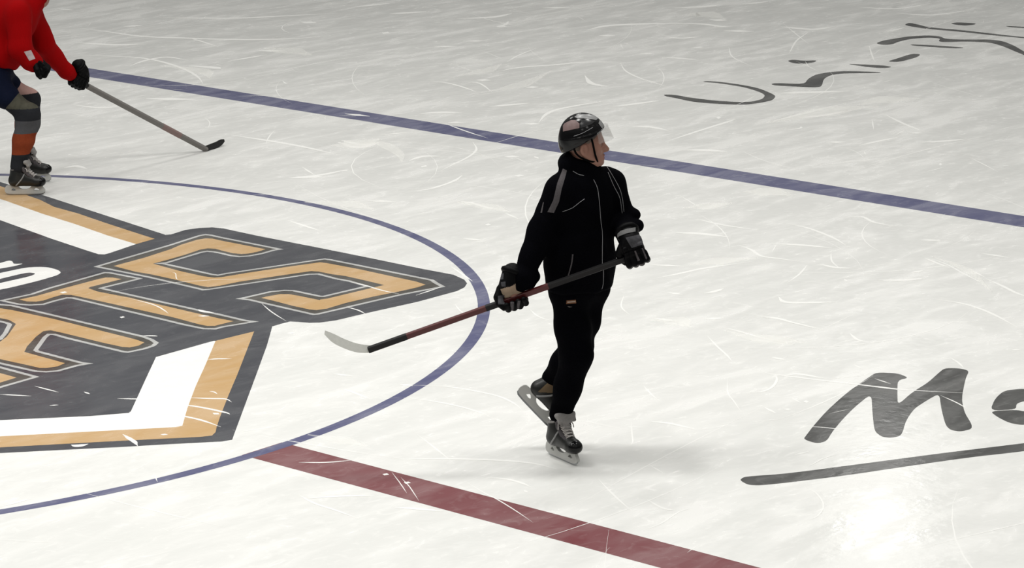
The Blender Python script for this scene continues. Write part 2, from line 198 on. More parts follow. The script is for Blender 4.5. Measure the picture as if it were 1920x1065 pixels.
# skate cuts: (half width in metres, path)
CUTS = [
 (0.0205, [(7.813,6.357),(7.85,6.276),(7.889,6.196),(7.926,6.115),(7.96,6.034),(7.995,5.951),(8.029,5.869),(8.058,5.786),(8.077,5.704),(8.085,5.625),(8.085,5.547),(8.078,5.469),(8.066,5.387),(8.048,5.299),(8.024,5.207),(7.997,5.116),(7.969,5.029),(7.941,4.948),(7.912,4.871),(7.88,4.795),(7.845,4.719),(7.805,4.639),(7.761,4.558),(7.716,4.48),(7.672,4.408),(7.629,4.344),(7.587,4.287),(7.546,4.232),(7.504,4.177)]),
 (0.0244, [(7.718,5.422),(7.794,5.454),(7.871,5.488),(7.947,5.517),(8.018,5.535),(8.088,5.544),(8.157,5.545),(8.217,5.533),(8.26,5.502),(8.277,5.446),(8.275,5.368),(8.266,5.282),(8.26,5.201)]),
 (0.0459, [(8.062,4.982),(8.082,4.913),(8.104,4.841),(8.123,4.774),(8.136,4.719),(8.138,4.68),(8.135,4.654),(8.128,4.632),(8.123,4.607)]),
 (0.0298, [(8.882,7.623),(8.891,7.52),(8.901,7.419),(8.91,7.314),(8.917,7.197),(8.918,7.06),(8.914,6.911),(8.915,6.76),(8.931,6.621),(8.969,6.497),(9.021,6.379),(9.079,6.267),(9.131,6.161),(9.176,6.06),(9.219,5.964),(9.262,5.873),(9.31,5.786),(9.363,5.7),(9.419,5.618),(9.478,5.54),(9.538,5.468),(9.6,5.4),(9.665,5.338),(9.731,5.281),(9.797,5.233),(9.866,5.195),(9.935,5.167),(10.006,5.143),(10.076,5.116)]),
 (0.0349, [(9.817,7.378),(9.869,7.294),(9.919,7.212),(9.972,7.128),(10.029,7.041),(10.09,6.946),(10.154,6.847),(10.223,6.75),(10.298,6.661),(10.381,6.586),(10.47,6.52),(10.565,6.455),(10.664,6.384),(10.77,6.305),(10.882,6.222),(10.997,6.138),(11.11,6.054)]),
 (0.0143, [(9.153,6.185),(9.133,6.111),(9.114,6.039),(9.094,5.965),(9.07,5.886),(9.042,5.8),(9.012,5.709),(8.98,5.616),(8.949,5.525)]),
 (0.0237, [(8.448,4.859),(8.513,4.854),(8.578,4.848),(8.643,4.843),(8.704,4.838),(8.762,4.833),(8.816,4.83),(8.869,4.826),(8.923,4.822)]),
 (0.0588, [(9.033,5.062),(9.104,4.938),(9.174,4.814)]),
 (0.0636, [(10.48,5.959),(10.516,5.879),(10.551,5.8)]),
 (0.0503, [(9.23,7.231),(9.31,7.186),(9.39,7.141)]),
 (0.029, [(9.585,8.714),(9.609,8.598),(9.632,8.483)]),
 (0.0235, [(6.007,2.193),(6.013,2.091),(6.02,1.991),(6.026,1.89),(6.03,1.788),(6.032,1.684),(6.033,1.58),(6.031,1.474),(6.026,1.364),(6.016,1.25),(6.002,1.133),(5.987,1.015),(5.972,0.899)]),
 (0.0433, [(6.332,1.26),(6.312,1.178),(6.287,1.091),(6.272,1.015),(6.281,0.963),(6.324,0.945),(6.392,0.951),(6.47,0.966),(6.543,0.977)]),
 (0.0262, [(5.138,0.533),(5.183,0.51),(5.227,0.487),(5.274,0.465),(5.326,0.448),(5.388,0.438),(5.456,0.432),(5.527,0.428),(5.596,0.423)]),
 (0.0106, [(5.456,0.779),(5.378,0.629),(5.301,0.482)]),
 (0.0235, [(6.102,4.331),(6.111,4.259),(6.119,4.185),(6.13,4.115),(6.151,4.055),(6.185,4.007),(6.228,3.968),(6.275,3.932),(6.32,3.895)]),
 (0.0047, [(6.407,2.956),(6.373,2.901),(6.341,2.845),(6.307,2.791),(6.271,2.741),(6.23,2.696),(6.188,2.656),(6.144,2.617),(6.101,2.578)]),
 (0.0623, [(6.689,4.032),(6.808,3.835),(6.926,3.638)]),
 (0.0086, [(8.035,3.68),(8.016,3.652),(7.998,3.624),(7.98,3.597),(7.967,3.575),(7.959,3.558),(7.955,3.545),(7.953,3.534),(7.95,3.522)]),
 (0.0475, [(11.513,6.195),(11.74,6.131),(11.969,6.067)]),
 (0.0292, [(4.281,2.284),(4.31,2.28),(4.341,2.278),(4.369,2.273),(4.387,2.257),(4.391,2.228),(4.386,2.19),(4.377,2.148),(4.37,2.108)]),
 (0.0512, [(11.397,5.59),(11.439,5.56),(11.481,5.53),(11.523,5.5),(11.565,5.472),(11.607,5.447),(11.649,5.423),(11.69,5.401),(11.732,5.377)]),
 (0.0464, [(11.576,4.806),(11.645,4.741),(11.714,4.673),(11.784,4.612),(11.855,4.57),(11.929,4.554),(12.005,4.557),(12.082,4.568),(12.159,4.575)]),
 (0.0629, [(11.453,4.155),(11.476,4.104),(11.499,4.053)]),
 (0.0777, [(10.493,4.81),(10.51,4.777),(10.526,4.744)]),
 (0.0457, [(10.205,3.834),(10.271,3.743),(10.337,3.651)]),
 (0.0469, [(10.614,3.792),(10.678,3.721),(10.742,3.65)]),
 (0.0144, [(8.835,2.584),(8.84,2.533),(8.846,2.482),(8.849,2.43),(8.846,2.373),(8.835,2.311),(8.817,2.244),(8.797,2.176),(8.775,2.111),(8.752,2.048),(8.727,1.987),(8.7,1.927),(8.674,1.866)]),
 (0.0114, [(8.994,2.291),(9.003,2.255),(9.016,2.223),(9.021,2.184),(9.004,2.126),(8.958,2.044),(8.891,1.945),(8.816,1.84),(8.746,1.739)]),
 (0.0526, [(9.118,2.274),(9.149,2.215),(9.181,2.157)]),
 (0.0268, [(9.528,2.407),(9.603,2.407),(9.678,2.408),(9.753,2.405),(9.828,2.39),(9.904,2.357),(9.98,2.311),(10.055,2.261),(10.13,2.216),(10.202,2.182),(10.274,2.154),(10.344,2.119),(10.413,2.067),(10.481,1.992),(10.547,1.899),(10.612,1.8),(10.677,1.704)]),
 (0.0526, [(9.106,1.659),(9.146,1.619),(9.186,1.58)]),
 (0.0118, [(10.562,1.781),(10.486,1.703),(10.409,1.627),(10.335,1.549),(10.268,1.47),(10.208,1.385),(10.153,1.296),(10.105,1.21),(10.064,1.131),(10.032,1.063),(10.009,1.002),(9.989,0.944),(9.967,0.885),(9.943,0.825),(9.919,0.764),(9.896,0.704),(9.872,0.643)]),
 (0.0297, [(9.872,1.624),(9.805,1.552),(9.737,1.479),(9.674,1.41),(9.627,1.351),(9.598,1.303),(9.583,1.265),(9.577,1.231),(9.573,1.2),(9.573,1.17),(9.58,1.144),(9.588,1.12),(9.596,1.094)]),
 (0.0426, [(11.079,1.973),(11.107,1.909),(11.135,1.845)]),
 (0.0219, [(11.426,4.155),(11.461,4.149),(11.496,4.14),(11.532,4.136),(11.571,4.142),(11.614,4.162),(11.661,4.193),(11.709,4.228),(11.757,4.262)]),
 (0.0115, [(9.972,2.676),(10.061,2.717),(10.149,2.76),(10.239,2.802),(10.331,2.84),(10.428,2.875),(10.527,2.906),(10.628,2.937),(10.73,2.968)]),
 (0.0631, [(11.63,2.95),(11.675,2.886),(11.721,2.822)]),
 (0.0486, [(11.801,3.258),(11.884,3.264),(11.969,3.273),(12.052,3.276),(12.132,3.261),(12.208,3.223),(12.281,3.169),(12.353,3.106),(12.423,3.041),(12.492,2.975),(12.559,2.903),(12.626,2.83),(12.693,2.757)]),
 (0.0531, [(12.603,4.552),(12.702,4.443),(12.801,4.334)]),
 (0.0351, [(8.228,1.309),(8.271,1.285),(8.314,1.261),(8.357,1.238),(8.4,1.215),(8.441,1.194),(8.482,1.173),(8.522,1.153),(8.563,1.133)]),
 (0.0227, [(7.945,0.483),(8.022,0.532),(8.1,0.583),(8.176,0.631),(8.248,0.67),(8.313,0.699),(8.373,0.72),(8.432,0.735),(8.494,0.743),(8.559,0.745),(8.625,0.738),(8.694,0.728),(8.767,0.717),(8.846,0.704),(8.93,0.688),(9.016,0.672),(9.101,0.655)]),
 (0.0314, [(8.865,0.446),(8.916,0.427),(8.966,0.408),(9.018,0.389),(9.074,0.37),(9.134,0.353),(9.199,0.336),(9.265,0.319),(9.33,0.302)]),
 (0.0464, [(7.833,0.544),(7.871,0.493),(7.909,0.441)]),
 (0.0353, [(7.487,1.101),(7.533,1.052),(7.58,1.002)]),
 (0.0365, [(7.631,1.571),(7.672,1.546),(7.714,1.523),(7.754,1.497),(7.788,1.467),(7.816,1.43),(7.838,1.388),(7.859,1.344),(7.88,1.302)]),
 (0.011, [(7.46,1.138),(7.435,1.072),(7.409,1.007),(7.385,0.942),(7.362,0.882),(7.341,0.827),(7.322,0.777),(7.304,0.726),(7.284,0.668),(7.262,0.6),(7.239,0.526),(7.217,0.45),(7.194,0.376)]),
 (0.0278, [(6.141,0.267),(6.192,0.278),(6.245,0.291),(6.295,0.299),(6.336,0.297),(6.365,0.278),(6.386,0.248),(6.403,0.214),(6.422,0.182)]),
 (0.0117, [(6.02,-0.196),(6.086,-0.172),(6.153,-0.148),(6.22,-0.124),(6.287,-0.1),(6.355,-0.076),(6.425,-0.054),(6.493,-0.029),(6.559,-0.001),(6.623,0.03),(6.686,0.064),(6.746,0.102),(6.803,0.145),(6.855,0.195),(6.904,0.25),(6.951,0.308),(7,0.366)]),
 (0.0159, [(5.459,-0.557),(5.496,-0.564),(5.532,-0.572),(5.57,-0.579),(5.612,-0.58),(5.661,-0.574),(5.715,-0.564),(5.769,-0.55),(5.821,-0.534),(5.867,-0.515),(5.911,-0.492),(5.955,-0.468),(5.999,-0.444)]),
 (0.0395, [(6.226,-0.779),(6.251,-0.812),(6.276,-0.845)]),
 (0.0412, [(6.727,-0.224),(6.758,-0.277),(6.789,-0.331)]),
 (0.0176, [(6.872,-0.418),(6.851,-0.46),(6.831,-0.502)]),
 (0.047, [(6.051,0.045),(6.058,0.023),(6.066,0.001)]),
 (0.0214, [(5.523,0.409),(5.564,0.41),(5.605,0.412)]),
 (0.0214, [(6.757,1.186),(6.886,1.126),(7.016,1.066)]),
 (0.0412, [(6.402,1.289),(6.391,1.215),(6.378,1.137),(6.37,1.067),(6.376,1.017),(6.403,0.993),(6.444,0.988),(6.49,0.99),(6.534,0.989)]),
 (0.0311, [(11.924,2.359),(11.937,2.314),(11.947,2.266),(11.961,2.222),(11.985,2.186),(12.022,2.16),(12.068,2.142),(12.119,2.127),(12.167,2.11)]),
 (0.0398, [(11.646,1.782),(11.657,1.725),(11.667,1.668)]),
 (0.0444, [(13.086,1.831),(13.089,1.779),(13.091,1.725),(13.094,1.673),(13.101,1.624),(13.108,1.575),(13.116,1.527),(13.13,1.484),(13.16,1.45),(13.21,1.429),(13.276,1.418),(13.349,1.411),(13.419,1.402)]),
 (0.0103, [(11.904,0.832),(12.055,0.925),(12.209,1.023),(12.361,1.116),(12.504,1.198),(12.634,1.262),(12.754,1.314),(12.871,1.361),(12.991,1.412)]),
 (0.0074, [(11.845,1.507),(11.739,1.417),(11.632,1.329),(11.53,1.24),(11.438,1.145),(11.359,1.043),(11.29,0.935),(11.225,0.826),(11.158,0.719)]),
 (0.0079, [(12.665,0.455),(12.564,0.375),(12.462,0.295),(12.365,0.218),(12.278,0.148),(12.205,0.088),(12.141,0.035),(12.081,-0.015),(12.02,-0.067)]),
 (0.0259, [(11.027,1.713),(11.043,1.648),(11.06,1.582),(11.076,1.519),(11.089,1.463),(11.098,1.415),(11.105,1.373),(11.11,1.334),(11.116,1.293)]),
 (0.065, [(13.004,2.664),(13.043,2.581),(13.081,2.498)]),
 (0.0354, [(12.547,2.867),(12.604,2.795),(12.663,2.722),(12.717,2.649),(12.753,2.578),(12.765,2.504),(12.76,2.428),(12.75,2.358),(12.748,2.304),(12.759,2.269),(12.775,2.249),(12.793,2.235),(12.81,2.218)]),
 (0.062, [(12.572,2.143),(12.634,2.002),(12.695,1.862)]),
 (0.0222, [(9.084,-1.052),(9.171,-1.056),(9.259,-1.06),(9.347,-1.064),(9.435,-1.066),(9.52,-1.068),(9.605,-1.069),(9.692,-1.069),(9.782,-1.069),(9.88,-1.07),(9.981,-1.071),(10.085,-1.072),(10.188,-1.073)]),
 (0.0376, [(9.398,-1.149),(9.452,-1.175),(9.504,-1.202),(9.559,-1.227),(9.617,-1.247),(9.682,-1.261),(9.751,-1.271),(9.823,-1.278),(9.893,-1.287)]),
 (0.0152, [(9.984,-1.609),(9.93,-1.689),(9.875,-1.769),(9.823,-1.846),(9.776,-1.919),(9.733,-1.987),(9.693,-2.052),(9.657,-2.112),(9.627,-2.166),(9.603,-2.211),(9.586,-2.249),(9.571,-2.285),(9.555,-2.321)]),
 (0.0222, [(8.76,-2.233),(8.82,-2.237),(8.879,-2.242),(8.939,-2.247),(9,-2.253),(9.062,-2.261),(9.125,-2.269),(9.189,-2.278),(9.252,-2.286)]),
 (0.0304, [(9.175,-2.549),(9.207,-2.578),(9.237,-2.607),(9.27,-2.637),(9.307,-2.665),(9.352,-2.693),(9.402,-2.719),(9.454,-2.746),(9.505,-2.772)]),
 (0.0329, [(9.425,-2.271),(9.461,-2.307),(9.497,-2.344)]),
 (0.0138, [(8.935,-1.387),(8.966,-1.398),(8.999,-1.41),(9.03,-1.42),(9.056,-1.424),(9.077,-1.42),(9.092,-1.409),(9.106,-1.396),(9.121,-1.385)]),
 (0.0415, [(7.774,-1.212),(7.803,-1.248),(7.834,-1.284),(7.862,-1.321),(7.885,-1.36),(7.901,-1.403),(7.913,-1.448),(7.922,-1.495),(7.932,-1.54)]),
 (0.0292, [(8.283,-0.23),(8.304,-0.27),(8.328,-0.31),(8.348,-0.352),(8.359,-0.397),(8.359,-0.448),(8.351,-0.502),(8.34,-0.557),(8.33,-0.612)]),
 (0.0504, [(10.211,-0.328),(10.254,-0.369),(10.295,-0.41),(10.34,-0.453),(10.392,-0.503),(10.454,-0.562),(10.524,-0.627),(10.596,-0.696),(10.668,-0.763)]),
 (0.0193, [(7.939,-0.893),(8.065,-0.875),(8.193,-0.857),(8.319,-0.84),(8.441,-0.824),(8.562,-0.811),(8.681,-0.798),(8.791,-0.787),(8.881,-0.777),(8.944,-0.77),(8.985,-0.764),(9.019,-0.759),(9.056,-0.753)]),
 (0.0434, [(8.723,-1.942),(8.77,-2.005),(8.817,-2.068)]),
 (0.0047, [(8.613,-2.391),(8.56,-2.437),(8.508,-2.483)]),
 (0.0589, [(9.002,-0.587),(9.013,-0.602),(9.024,-0.617)]),
 (0.0505, [(8.541,-3.155),(8.549,-3.166),(8.557,-3.177)]),
 (0.0268, [(13.434,0.793),(13.593,0.799),(13.752,0.805)]),
 (0.0067, [(9.734,-1.668),(9.55,-1.808),(9.369,-1.946)]),
 (0.013, [(5.916,-2.843),(5.906,-2.882),(5.896,-2.921),(5.887,-2.96),(5.88,-3.003),(5.874,-3.051),(5.87,-3.1),(5.868,-3.152),(5.87,-3.206),(5.875,-3.262),(5.884,-3.319),(5.894,-3.378),(5.904,-3.436)]),
 (0.0313, [(5.47,-3.006),(5.492,-3.044),(5.515,-3.08),(5.537,-3.119),(5.555,-3.164),(5.569,-3.218),(5.58,-3.278),(5.589,-3.341),(5.599,-3.402)]),
 (0.0138, [(5.436,-3.592),(5.428,-3.626),(5.421,-3.66),(5.411,-3.694),(5.396,-3.732),(5.37,-3.776),(5.336,-3.823),(5.303,-3.87),(5.282,-3.913),(5.276,-3.95),(5.279,-3.982),(5.287,-4.016),(5.295,-4.057),(5.302,-4.105),(5.311,-4.16),(5.321,-4.217),(5.33,-4.272)]),
 (0.0062, [(5.66,-4.232),(5.607,-4.271),(5.553,-4.31),(5.501,-4.349),(5.454,-4.39),(5.413,-4.434),(5.376,-4.48),(5.342,-4.527),(5.306,-4.573)]),
 (0.0203, [(5.341,-4.369),(5.335,-4.406),(5.329,-4.444),(5.324,-4.481),(5.325,-4.515),(5.333,-4.545),(5.347,-4.572),(5.363,-4.598),(5.377,-4.624)]),
 (0.0168, [(4.351,-3.744),(4.398,-3.755),(4.445,-3.767),(4.492,-3.778),(4.542,-3.789),(4.592,-3.796),(4.641,-3.802),(4.697,-3.81),(4.762,-3.827),(4.844,-3.855),(4.936,-3.891),(5.034,-3.931),(5.129,-3.969)]),
 (0.0077, [(5.269,-4.318),(5.211,-4.347),(5.154,-4.376),(5.097,-4.404),(5.038,-4.43),(4.977,-4.453),(4.915,-4.473),(4.853,-4.493),(4.791,-4.512)]),
 (0.0208, [(4.45,-4.697),(4.425,-4.726),(4.397,-4.755),(4.375,-4.785),(4.367,-4.818),(4.38,-4.854),(4.408,-4.893),(4.441,-4.932),(4.472,-4.968),(4.5,-4.999),(4.528,-5.028),(4.557,-5.055),(4.586,-5.083)]),
 (0.0184, [(4.095,-4.046),(4.103,-4.107),(4.111,-4.167)]),
 (0.0205, [(4.226,-4.254),(4.246,-4.261),(4.265,-4.269),(4.285,-4.276),(4.306,-4.28),(4.33,-4.28),(4.356,-4.278),(4.383,-4.275),(4.41,-4.273)]),
 (0.0225, [(4.62,-3.476),(4.675,-3.58),(4.729,-3.684)]),
 (0.0136, [(3.966,-4.894),(3.978,-4.924),(3.991,-4.953),(4.002,-4.984),(4.007,-5.019),(4.004,-5.059),(3.995,-5.103),(3.985,-5.149),(3.977,-5.196),(3.973,-5.245),(3.971,-5.295),(3.97,-5.346),(3.968,-5.397)]),
 (0.0129, [(3.619,-4.88),(3.614,-4.926),(3.61,-4.972),(3.605,-5.018),(3.599,-5.065),(3.59,-5.112),(3.578,-5.16),(3.568,-5.209),(3.562,-5.26),(3.562,-5.314),(3.566,-5.37),(3.572,-5.427),(3.576,-5.483)]),
 (0.007, [(3.395,-4.943),(3.358,-4.99),(3.321,-5.037),(3.284,-5.084),(3.247,-5.131),(3.211,-5.18),(3.175,-5.231),(3.141,-5.28),(3.11,-5.322),(3.084,-5.355),(3.061,-5.383),(3.04,-5.408),(3.018,-5.434)]),
 (0.0123, [(3.99,-5.6),(3.964,-5.632),(3.938,-5.665),(3.914,-5.696),(3.896,-5.721),(3.889,-5.741),(3.887,-5.755),(3.889,-5.767),(3.889,-5.78)]),
 (0.0142, [(6.593,-3.683),(6.621,-3.699),(6.652,-3.713),(6.676,-3.731),(6.686,-3.757),(6.673,-3.794),(6.644,-3.838),(6.612,-3.886),(6.591,-3.935),(6.584,-3.987),(6.585,-4.041),(6.589,-4.096),(6.592,-4.151)]),
 (0.0136, [(6.191,-3.44),(6.185,-3.497),(6.179,-3.553),(6.171,-3.61),(6.156,-3.673),(6.131,-3.744),(6.1,-3.821),(6.066,-3.897),(6.032,-3.967),(5.998,-4.028),(5.964,-4.083),(5.929,-4.136),(5.895,-4.189)]),
 (0.0244, [(6.335,-4.497),(6.376,-4.559),(6.416,-4.621)]),
 (0.013, [(5.921,-4.828),(5.901,-4.867),(5.882,-4.906),(5.863,-4.944),(5.845,-4.982),(5.83,-5.017),(5.817,-5.052),(5.804,-5.085),(5.791,-5.119)]),
 (0.0218, [(5.217,-4.943),(5.236,-4.977),(5.255,-5.01),(5.275,-5.043),(5.298,-5.072),(5.325,-5.098),(5.355,-5.119),(5.386,-5.14),(5.416,-5.162)]),
 (0.0227, [(5.515,-5.007),(5.554,-5.016),(5.592,-5.026)]),
 (0.0231, [(5.622,-3.746),(5.646,-3.798),(5.671,-3.851),(5.694,-3.903),(5.715,-3.955),(5.731,-4.006),(5.745,-4.057),(5.757,-4.108),(5.77,-4.159)]),
 (0.0053, [(3.868,-3.869),(3.804,-3.915),(3.738,-3.961),(3.677,-4.006),(3.625,-4.05),(3.586,-4.094),(3.555,-4.137),(3.528,-4.18),(3.5,-4.223)]),
 (0.0122, [(5.1,-4.752),(5.075,-4.781),(5.051,-4.809)]),
 (0.0263, [(3.705,-4.668),(3.752,-4.711),(3.799,-4.753)]),
 (0.0236, [(3.521,-4.396),(3.539,-4.491),(3.557,-4.586)]),
 (0.0068, [(5.928,-4.837),(5.914,-4.887),(5.902,-4.935),(5.886,-4.985),(5.861,-5.043),(5.822,-5.112),(5.774,-5.187),(5.724,-5.264),(5.677,-5.339),(5.636,-5.408),(5.597,-5.477),(5.558,-5.544),(5.52,-5.611)]),
 (0.0139, [(5.688,-5.472),(5.659,-5.527),(5.631,-5.581),(5.604,-5.634),(5.576,-5.685),(5.549,-5.732),(5.521,-5.778),(5.495,-5.821),(5.473,-5.862),(5.458,-5.899),(5.448,-5.932),(5.44,-5.965),(5.431,-5.998)]),
 (0.0113, [(5.807,-5.28),(5.758,-5.37),(5.708,-5.459)]),
 (0.0126, [(5.019,-5.505),(5.025,-5.558),(5.031,-5.611),(5.036,-5.663),(5.035,-5.715),(5.029,-5.764),(5.018,-5.813),(5.003,-5.862),(4.986,-5.911),(4.965,-5.959),(4.942,-6.008),(4.915,-6.058),(4.886,-6.11),(4.852,-6.168),(4.815,-6.228),(4.777,-6.29),(4.74,-6.35)]),
 (0.0142, [(3.962,-4.926),(3.972,-4.954),(3.982,-4.983),(3.991,-5.012),(3.996,-5.041),(3.996,-5.068),(3.993,-5.093),(3.987,-5.123),(3.981,-5.165),(3.974,-5.224),(3.965,-5.294),(3.956,-5.368),(3.947,-5.44)]),
 (0.0212, [(5.197,-4.957),(5.229,-4.99),(5.261,-5.023),(5.293,-5.054),(5.324,-5.083),(5.356,-5.106),(5.388,-5.127),(5.419,-5.146),(5.451,-5.166)]),
 (0.0203, [(5.522,-5.017),(5.567,-5.021),(5.612,-5.026)]),
 (0.0203, [(6.265,-5.061),(6.269,-5.174),(6.273,-5.286)]),
 (0.0076, [(3.904,-6.4),(3.888,-6.427),(3.871,-6.455),(3.855,-6.483),(3.837,-6.509),(3.818,-6.533),(3.798,-6.556),(3.778,-6.578),(3.758,-6.6)]),
 (0.0108, [(2.96,-5.681),(2.955,-5.707),(2.949,-5.732),(2.944,-5.758),(2.944,-5.787),(2.948,-5.817),(2.956,-5.849),(2.966,-5.884),(2.975,-5.921),(2.985,-5.961),(2.994,-6.003),(3.005,-6.049),(3.017,-6.098),(3.032,-6.154),(3.049,-6.214),(3.066,-6.275),(3.082,-6.334),(3.095,-6.391),(3.106,-6.446),(3.118,-6.499),(3.133,-6.551),(3.152,-6.599),(3.174,-6.644),(3.198,-6.689),(3.223,-6.738),(3.251,-6.792),(3.281,-6.85),(3.311,-6.908),(3.342,-6.966)]),
 (0.0098, [(2.957,-5.803),(2.932,-5.827),(2.909,-5.85),(2.884,-5.873),(2.856,-5.893),(2.823,-5.913),(2.786,-5.932),(2.749,-5.949),(2.715,-5.961),(2.684,-5.969),(2.654,-5.973),(2.626,-5.973),(2.602,-5.969),(2.582,-5.96),(2.566,-5.947),(2.551,-5.931),(2.536,-5.916)]),
 (0.0158, [(2.952,-5.86),(2.974,-5.869),(2.997,-5.878),(3.018,-5.889),(3.035,-5.903),(3.045,-5.921),(3.05,-5.944),(3.053,-5.968),(3.056,-5.992),(3.058,-6.016),(3.059,-6.041),(3.06,-6.067),(3.061,-6.092)]),
 (0.0061, [(3.184,-6.826),(3.168,-6.866),(3.152,-6.906),(3.136,-6.945),(3.119,-6.981),(3.103,-7.013),(3.086,-7.042),(3.069,-7.07),(3.052,-7.099)]),
 (0.0078, [(3.242,-6.322),(3.224,-6.392),(3.206,-6.462)]),
 (0.0095, [(3.418,-6.04),(3.394,-6.09),(3.371,-6.139)]),
 (0.0082, [(2.367,-6.176),(2.336,-6.238),(2.305,-6.299)]),
 (0.0274, [(2.593,-6.285),(2.602,-6.297),(2.612,-6.309)]),
 (0.0242, [(6.335,-4.497),(6.369,-4.564),(6.403,-4.63)]),
 (0.0039, [(2.705,-5.64),(2.642,-5.689),(2.579,-5.739),(2.519,-5.787),(2.469,-5.831),(2.431,-5.869),(2.402,-5.903),(2.376,-5.937),(2.346,-5.973),(2.311,-6.013),(2.274,-6.054),(2.236,-6.097),(2.2,-6.138)]),
 (0.0301, [(5.88,-5.317),(5.891,-5.331),(5.902,-5.345)]),
 (0.0108, [(3.152,-6.575),(3.117,-6.455),(3.082,-6.334)]),
 (0.0168, [(4.271,-6.604),(4.296,-6.619),(4.321,-6.634)]),
 (0.0063, [(2.281,-5.349),(2.253,-5.385),(2.226,-5.421),(2.2,-5.456),(2.176,-5.49),(2.155,-5.52),(2.136,-5.549),(2.119,-5.576),(2.101,-5.604)]),
 (0.0044, [(1.674,-5.76),(1.627,-5.801),(1.58,-5.842),(1.534,-5.882),(1.491,-5.919),(1.446,-5.959),(1.401,-5.999),(1.362,-6.031),(1.332,-6.045),(1.316,-6.033),(1.309,-6.002),(1.307,-5.963),(1.303,-5.928)]),
 (0.0135, [(1.73,-5.831),(1.743,-5.865),(1.757,-5.9),(1.769,-5.935),(1.777,-5.974),(1.778,-6.017),(1.776,-6.064),(1.772,-6.112),(1.769,-6.159)]),
 (0.0118, [(2.361,-6.18),(2.334,-6.242),(2.308,-6.303)]),
 (0.021, [(2.401,-6.289),(2.41,-6.308),(2.418,-6.327)]),
 (0.0042, [(1.335,-7.178),(1.324,-7.213),(1.315,-7.248),(1.304,-7.282),(1.289,-7.316),(1.27,-7.349),(1.248,-7.381),(1.223,-7.412),(1.198,-7.441),(1.171,-7.468),(1.144,-7.493),(1.115,-7.515),(1.085,-7.536),(1.051,-7.554),(1.014,-7.571),(0.978,-7.585),(0.946,-7.593),(0.918,-7.595),(0.892,-7.591),(0.868,-7.585),(0.843,-7.58)]),
 (0.0059, [(1.613,-7.052),(1.656,-7.044),(1.699,-7.036),(1.741,-7.029),(1.777,-7.025),(1.805,-7.026),(1.828,-7.03),(1.849,-7.035),(1.871,-7.04)]),
 (0.009, [(0.633,-6.736),(0.615,-6.778),(0.596,-6.821),(0.58,-6.862),(0.57,-6.895),(0.569,-6.918),(0.574,-6.934),(0.582,-6.948),(0.588,-6.963)]),
 (0.0043, [(0.209,-7.039),(0.25,-7.041),(0.29,-7.044),(0.331,-7.045),(0.375,-7.043),(0.425,-7.033),(0.48,-7.018),(0.533,-7.004),(0.577,-6.996),(0.607,-6.996),(0.629,-7.002),(0.648,-7.009),(0.668,-7.016)]),
 (0.0076, [(1.096,-6.378),(1.068,-6.445),(1.04,-6.511)]),
 (0.0114, [(1.733,-6.867),(1.783,-6.877),(1.834,-6.888)]),
 (0.0203, [(3.244,-5.558),(3.246,-5.61),(3.248,-5.662)]),
 (0.013, [(5.302,-0.537),(5.323,-0.545),(5.342,-0.554),(5.364,-0.563),(5.389,-0.57),(5.419,-0.579),(5.453,-0.588),(5.49,-0.594),(5.532,-0.595),(5.581,-0.59),(5.636,-0.58),(5.694,-0.566),(5.751,-0.551),(5.807,-0.534),(5.864,-0.514),(5.921,-0.492),(5.978,-0.471)]),
 (0.0205, [(5.294,-1.049),(5.298,-1.08),(5.303,-1.11),(5.306,-1.142),(5.305,-1.181),(5.295,-1.23),(5.279,-1.287),(5.265,-1.343),(5.258,-1.392),(5.262,-1.43),(5.273,-1.462),(5.286,-1.491),(5.298,-1.522)]),
 (0.0124, [(5.212,-1.6),(5.165,-1.71),(5.12,-1.82)]),
 (0.0401, [(5.097,0.569),(5.129,0.542),(5.161,0.516),(5.193,0.489),(5.221,0.464),(5.244,0.442),(5.265,0.421),(5.284,0.4),(5.304,0.38)]),
 (0.0271, [(4.882,-0.506),(4.94,-0.602),(4.998,-0.699)]),
 (0.0144, [(4.059,-0.505),(4.046,-0.563),(4.032,-0.621),(4.019,-0.678),(4.006,-0.733),(3.995,-0.785),(3.985,-0.835),(3.974,-0.884),(3.964,-0.934)]),
 (0.0343, [(4.838,-1.748),(4.85,-1.764),(4.863,-1.78)]),
 (0.0223, [(4.417,-1.919),(4.441,-2.004),(4.466,-2.089)]),
 (0.0049, [(3.016,-3.145),(2.987,-3.183),(2.958,-3.221),(2.93,-3.259),(2.906,-3.296),(2.885,-3.332),(2.868,-3.367),(2.851,-3.401),(2.835,-3.435)]),
 (0.0064, [(3.209,-3.627),(3.182,-3.668),(3.155,-3.708),(3.129,-3.748),(3.109,-3.787),(3.095,-3.826),(3.086,-3.863),(3.08,-3.901),(3.072,-3.938)]),
 (0.009, [(3.018,-2.172),(3.015,-2.215),(3.012,-2.257),(3.009,-2.299),(3.005,-2.342),(2.999,-2.388),(2.991,-2.434),(2.983,-2.48),(2.978,-2.524),(2.976,-2.564),(2.977,-2.603),(2.978,-2.64),(2.979,-2.677)]),
 (0.008, [(2.515,-2.648),(2.514,-2.675),(2.514,-2.702),(2.512,-2.729),(2.508,-2.756),(2.5,-2.785),(2.489,-2.815),(2.477,-2.845),(2.465,-2.875)]),
 (0.0088, [(3.753,-2.418),(3.722,-2.477),(3.691,-2.536),(3.66,-2.594),(3.631,-2.648),(3.604,-2.697),(3.579,-2.743),(3.554,-2.787),(3.529,-2.832)]),
 (0.0096, [(3.019,-2.791),(3.157,-2.78),(3.297,-2.769)]),
 (0.0207, [(1.407,-4.196),(1.421,-4.239),(1.434,-4.282)]),
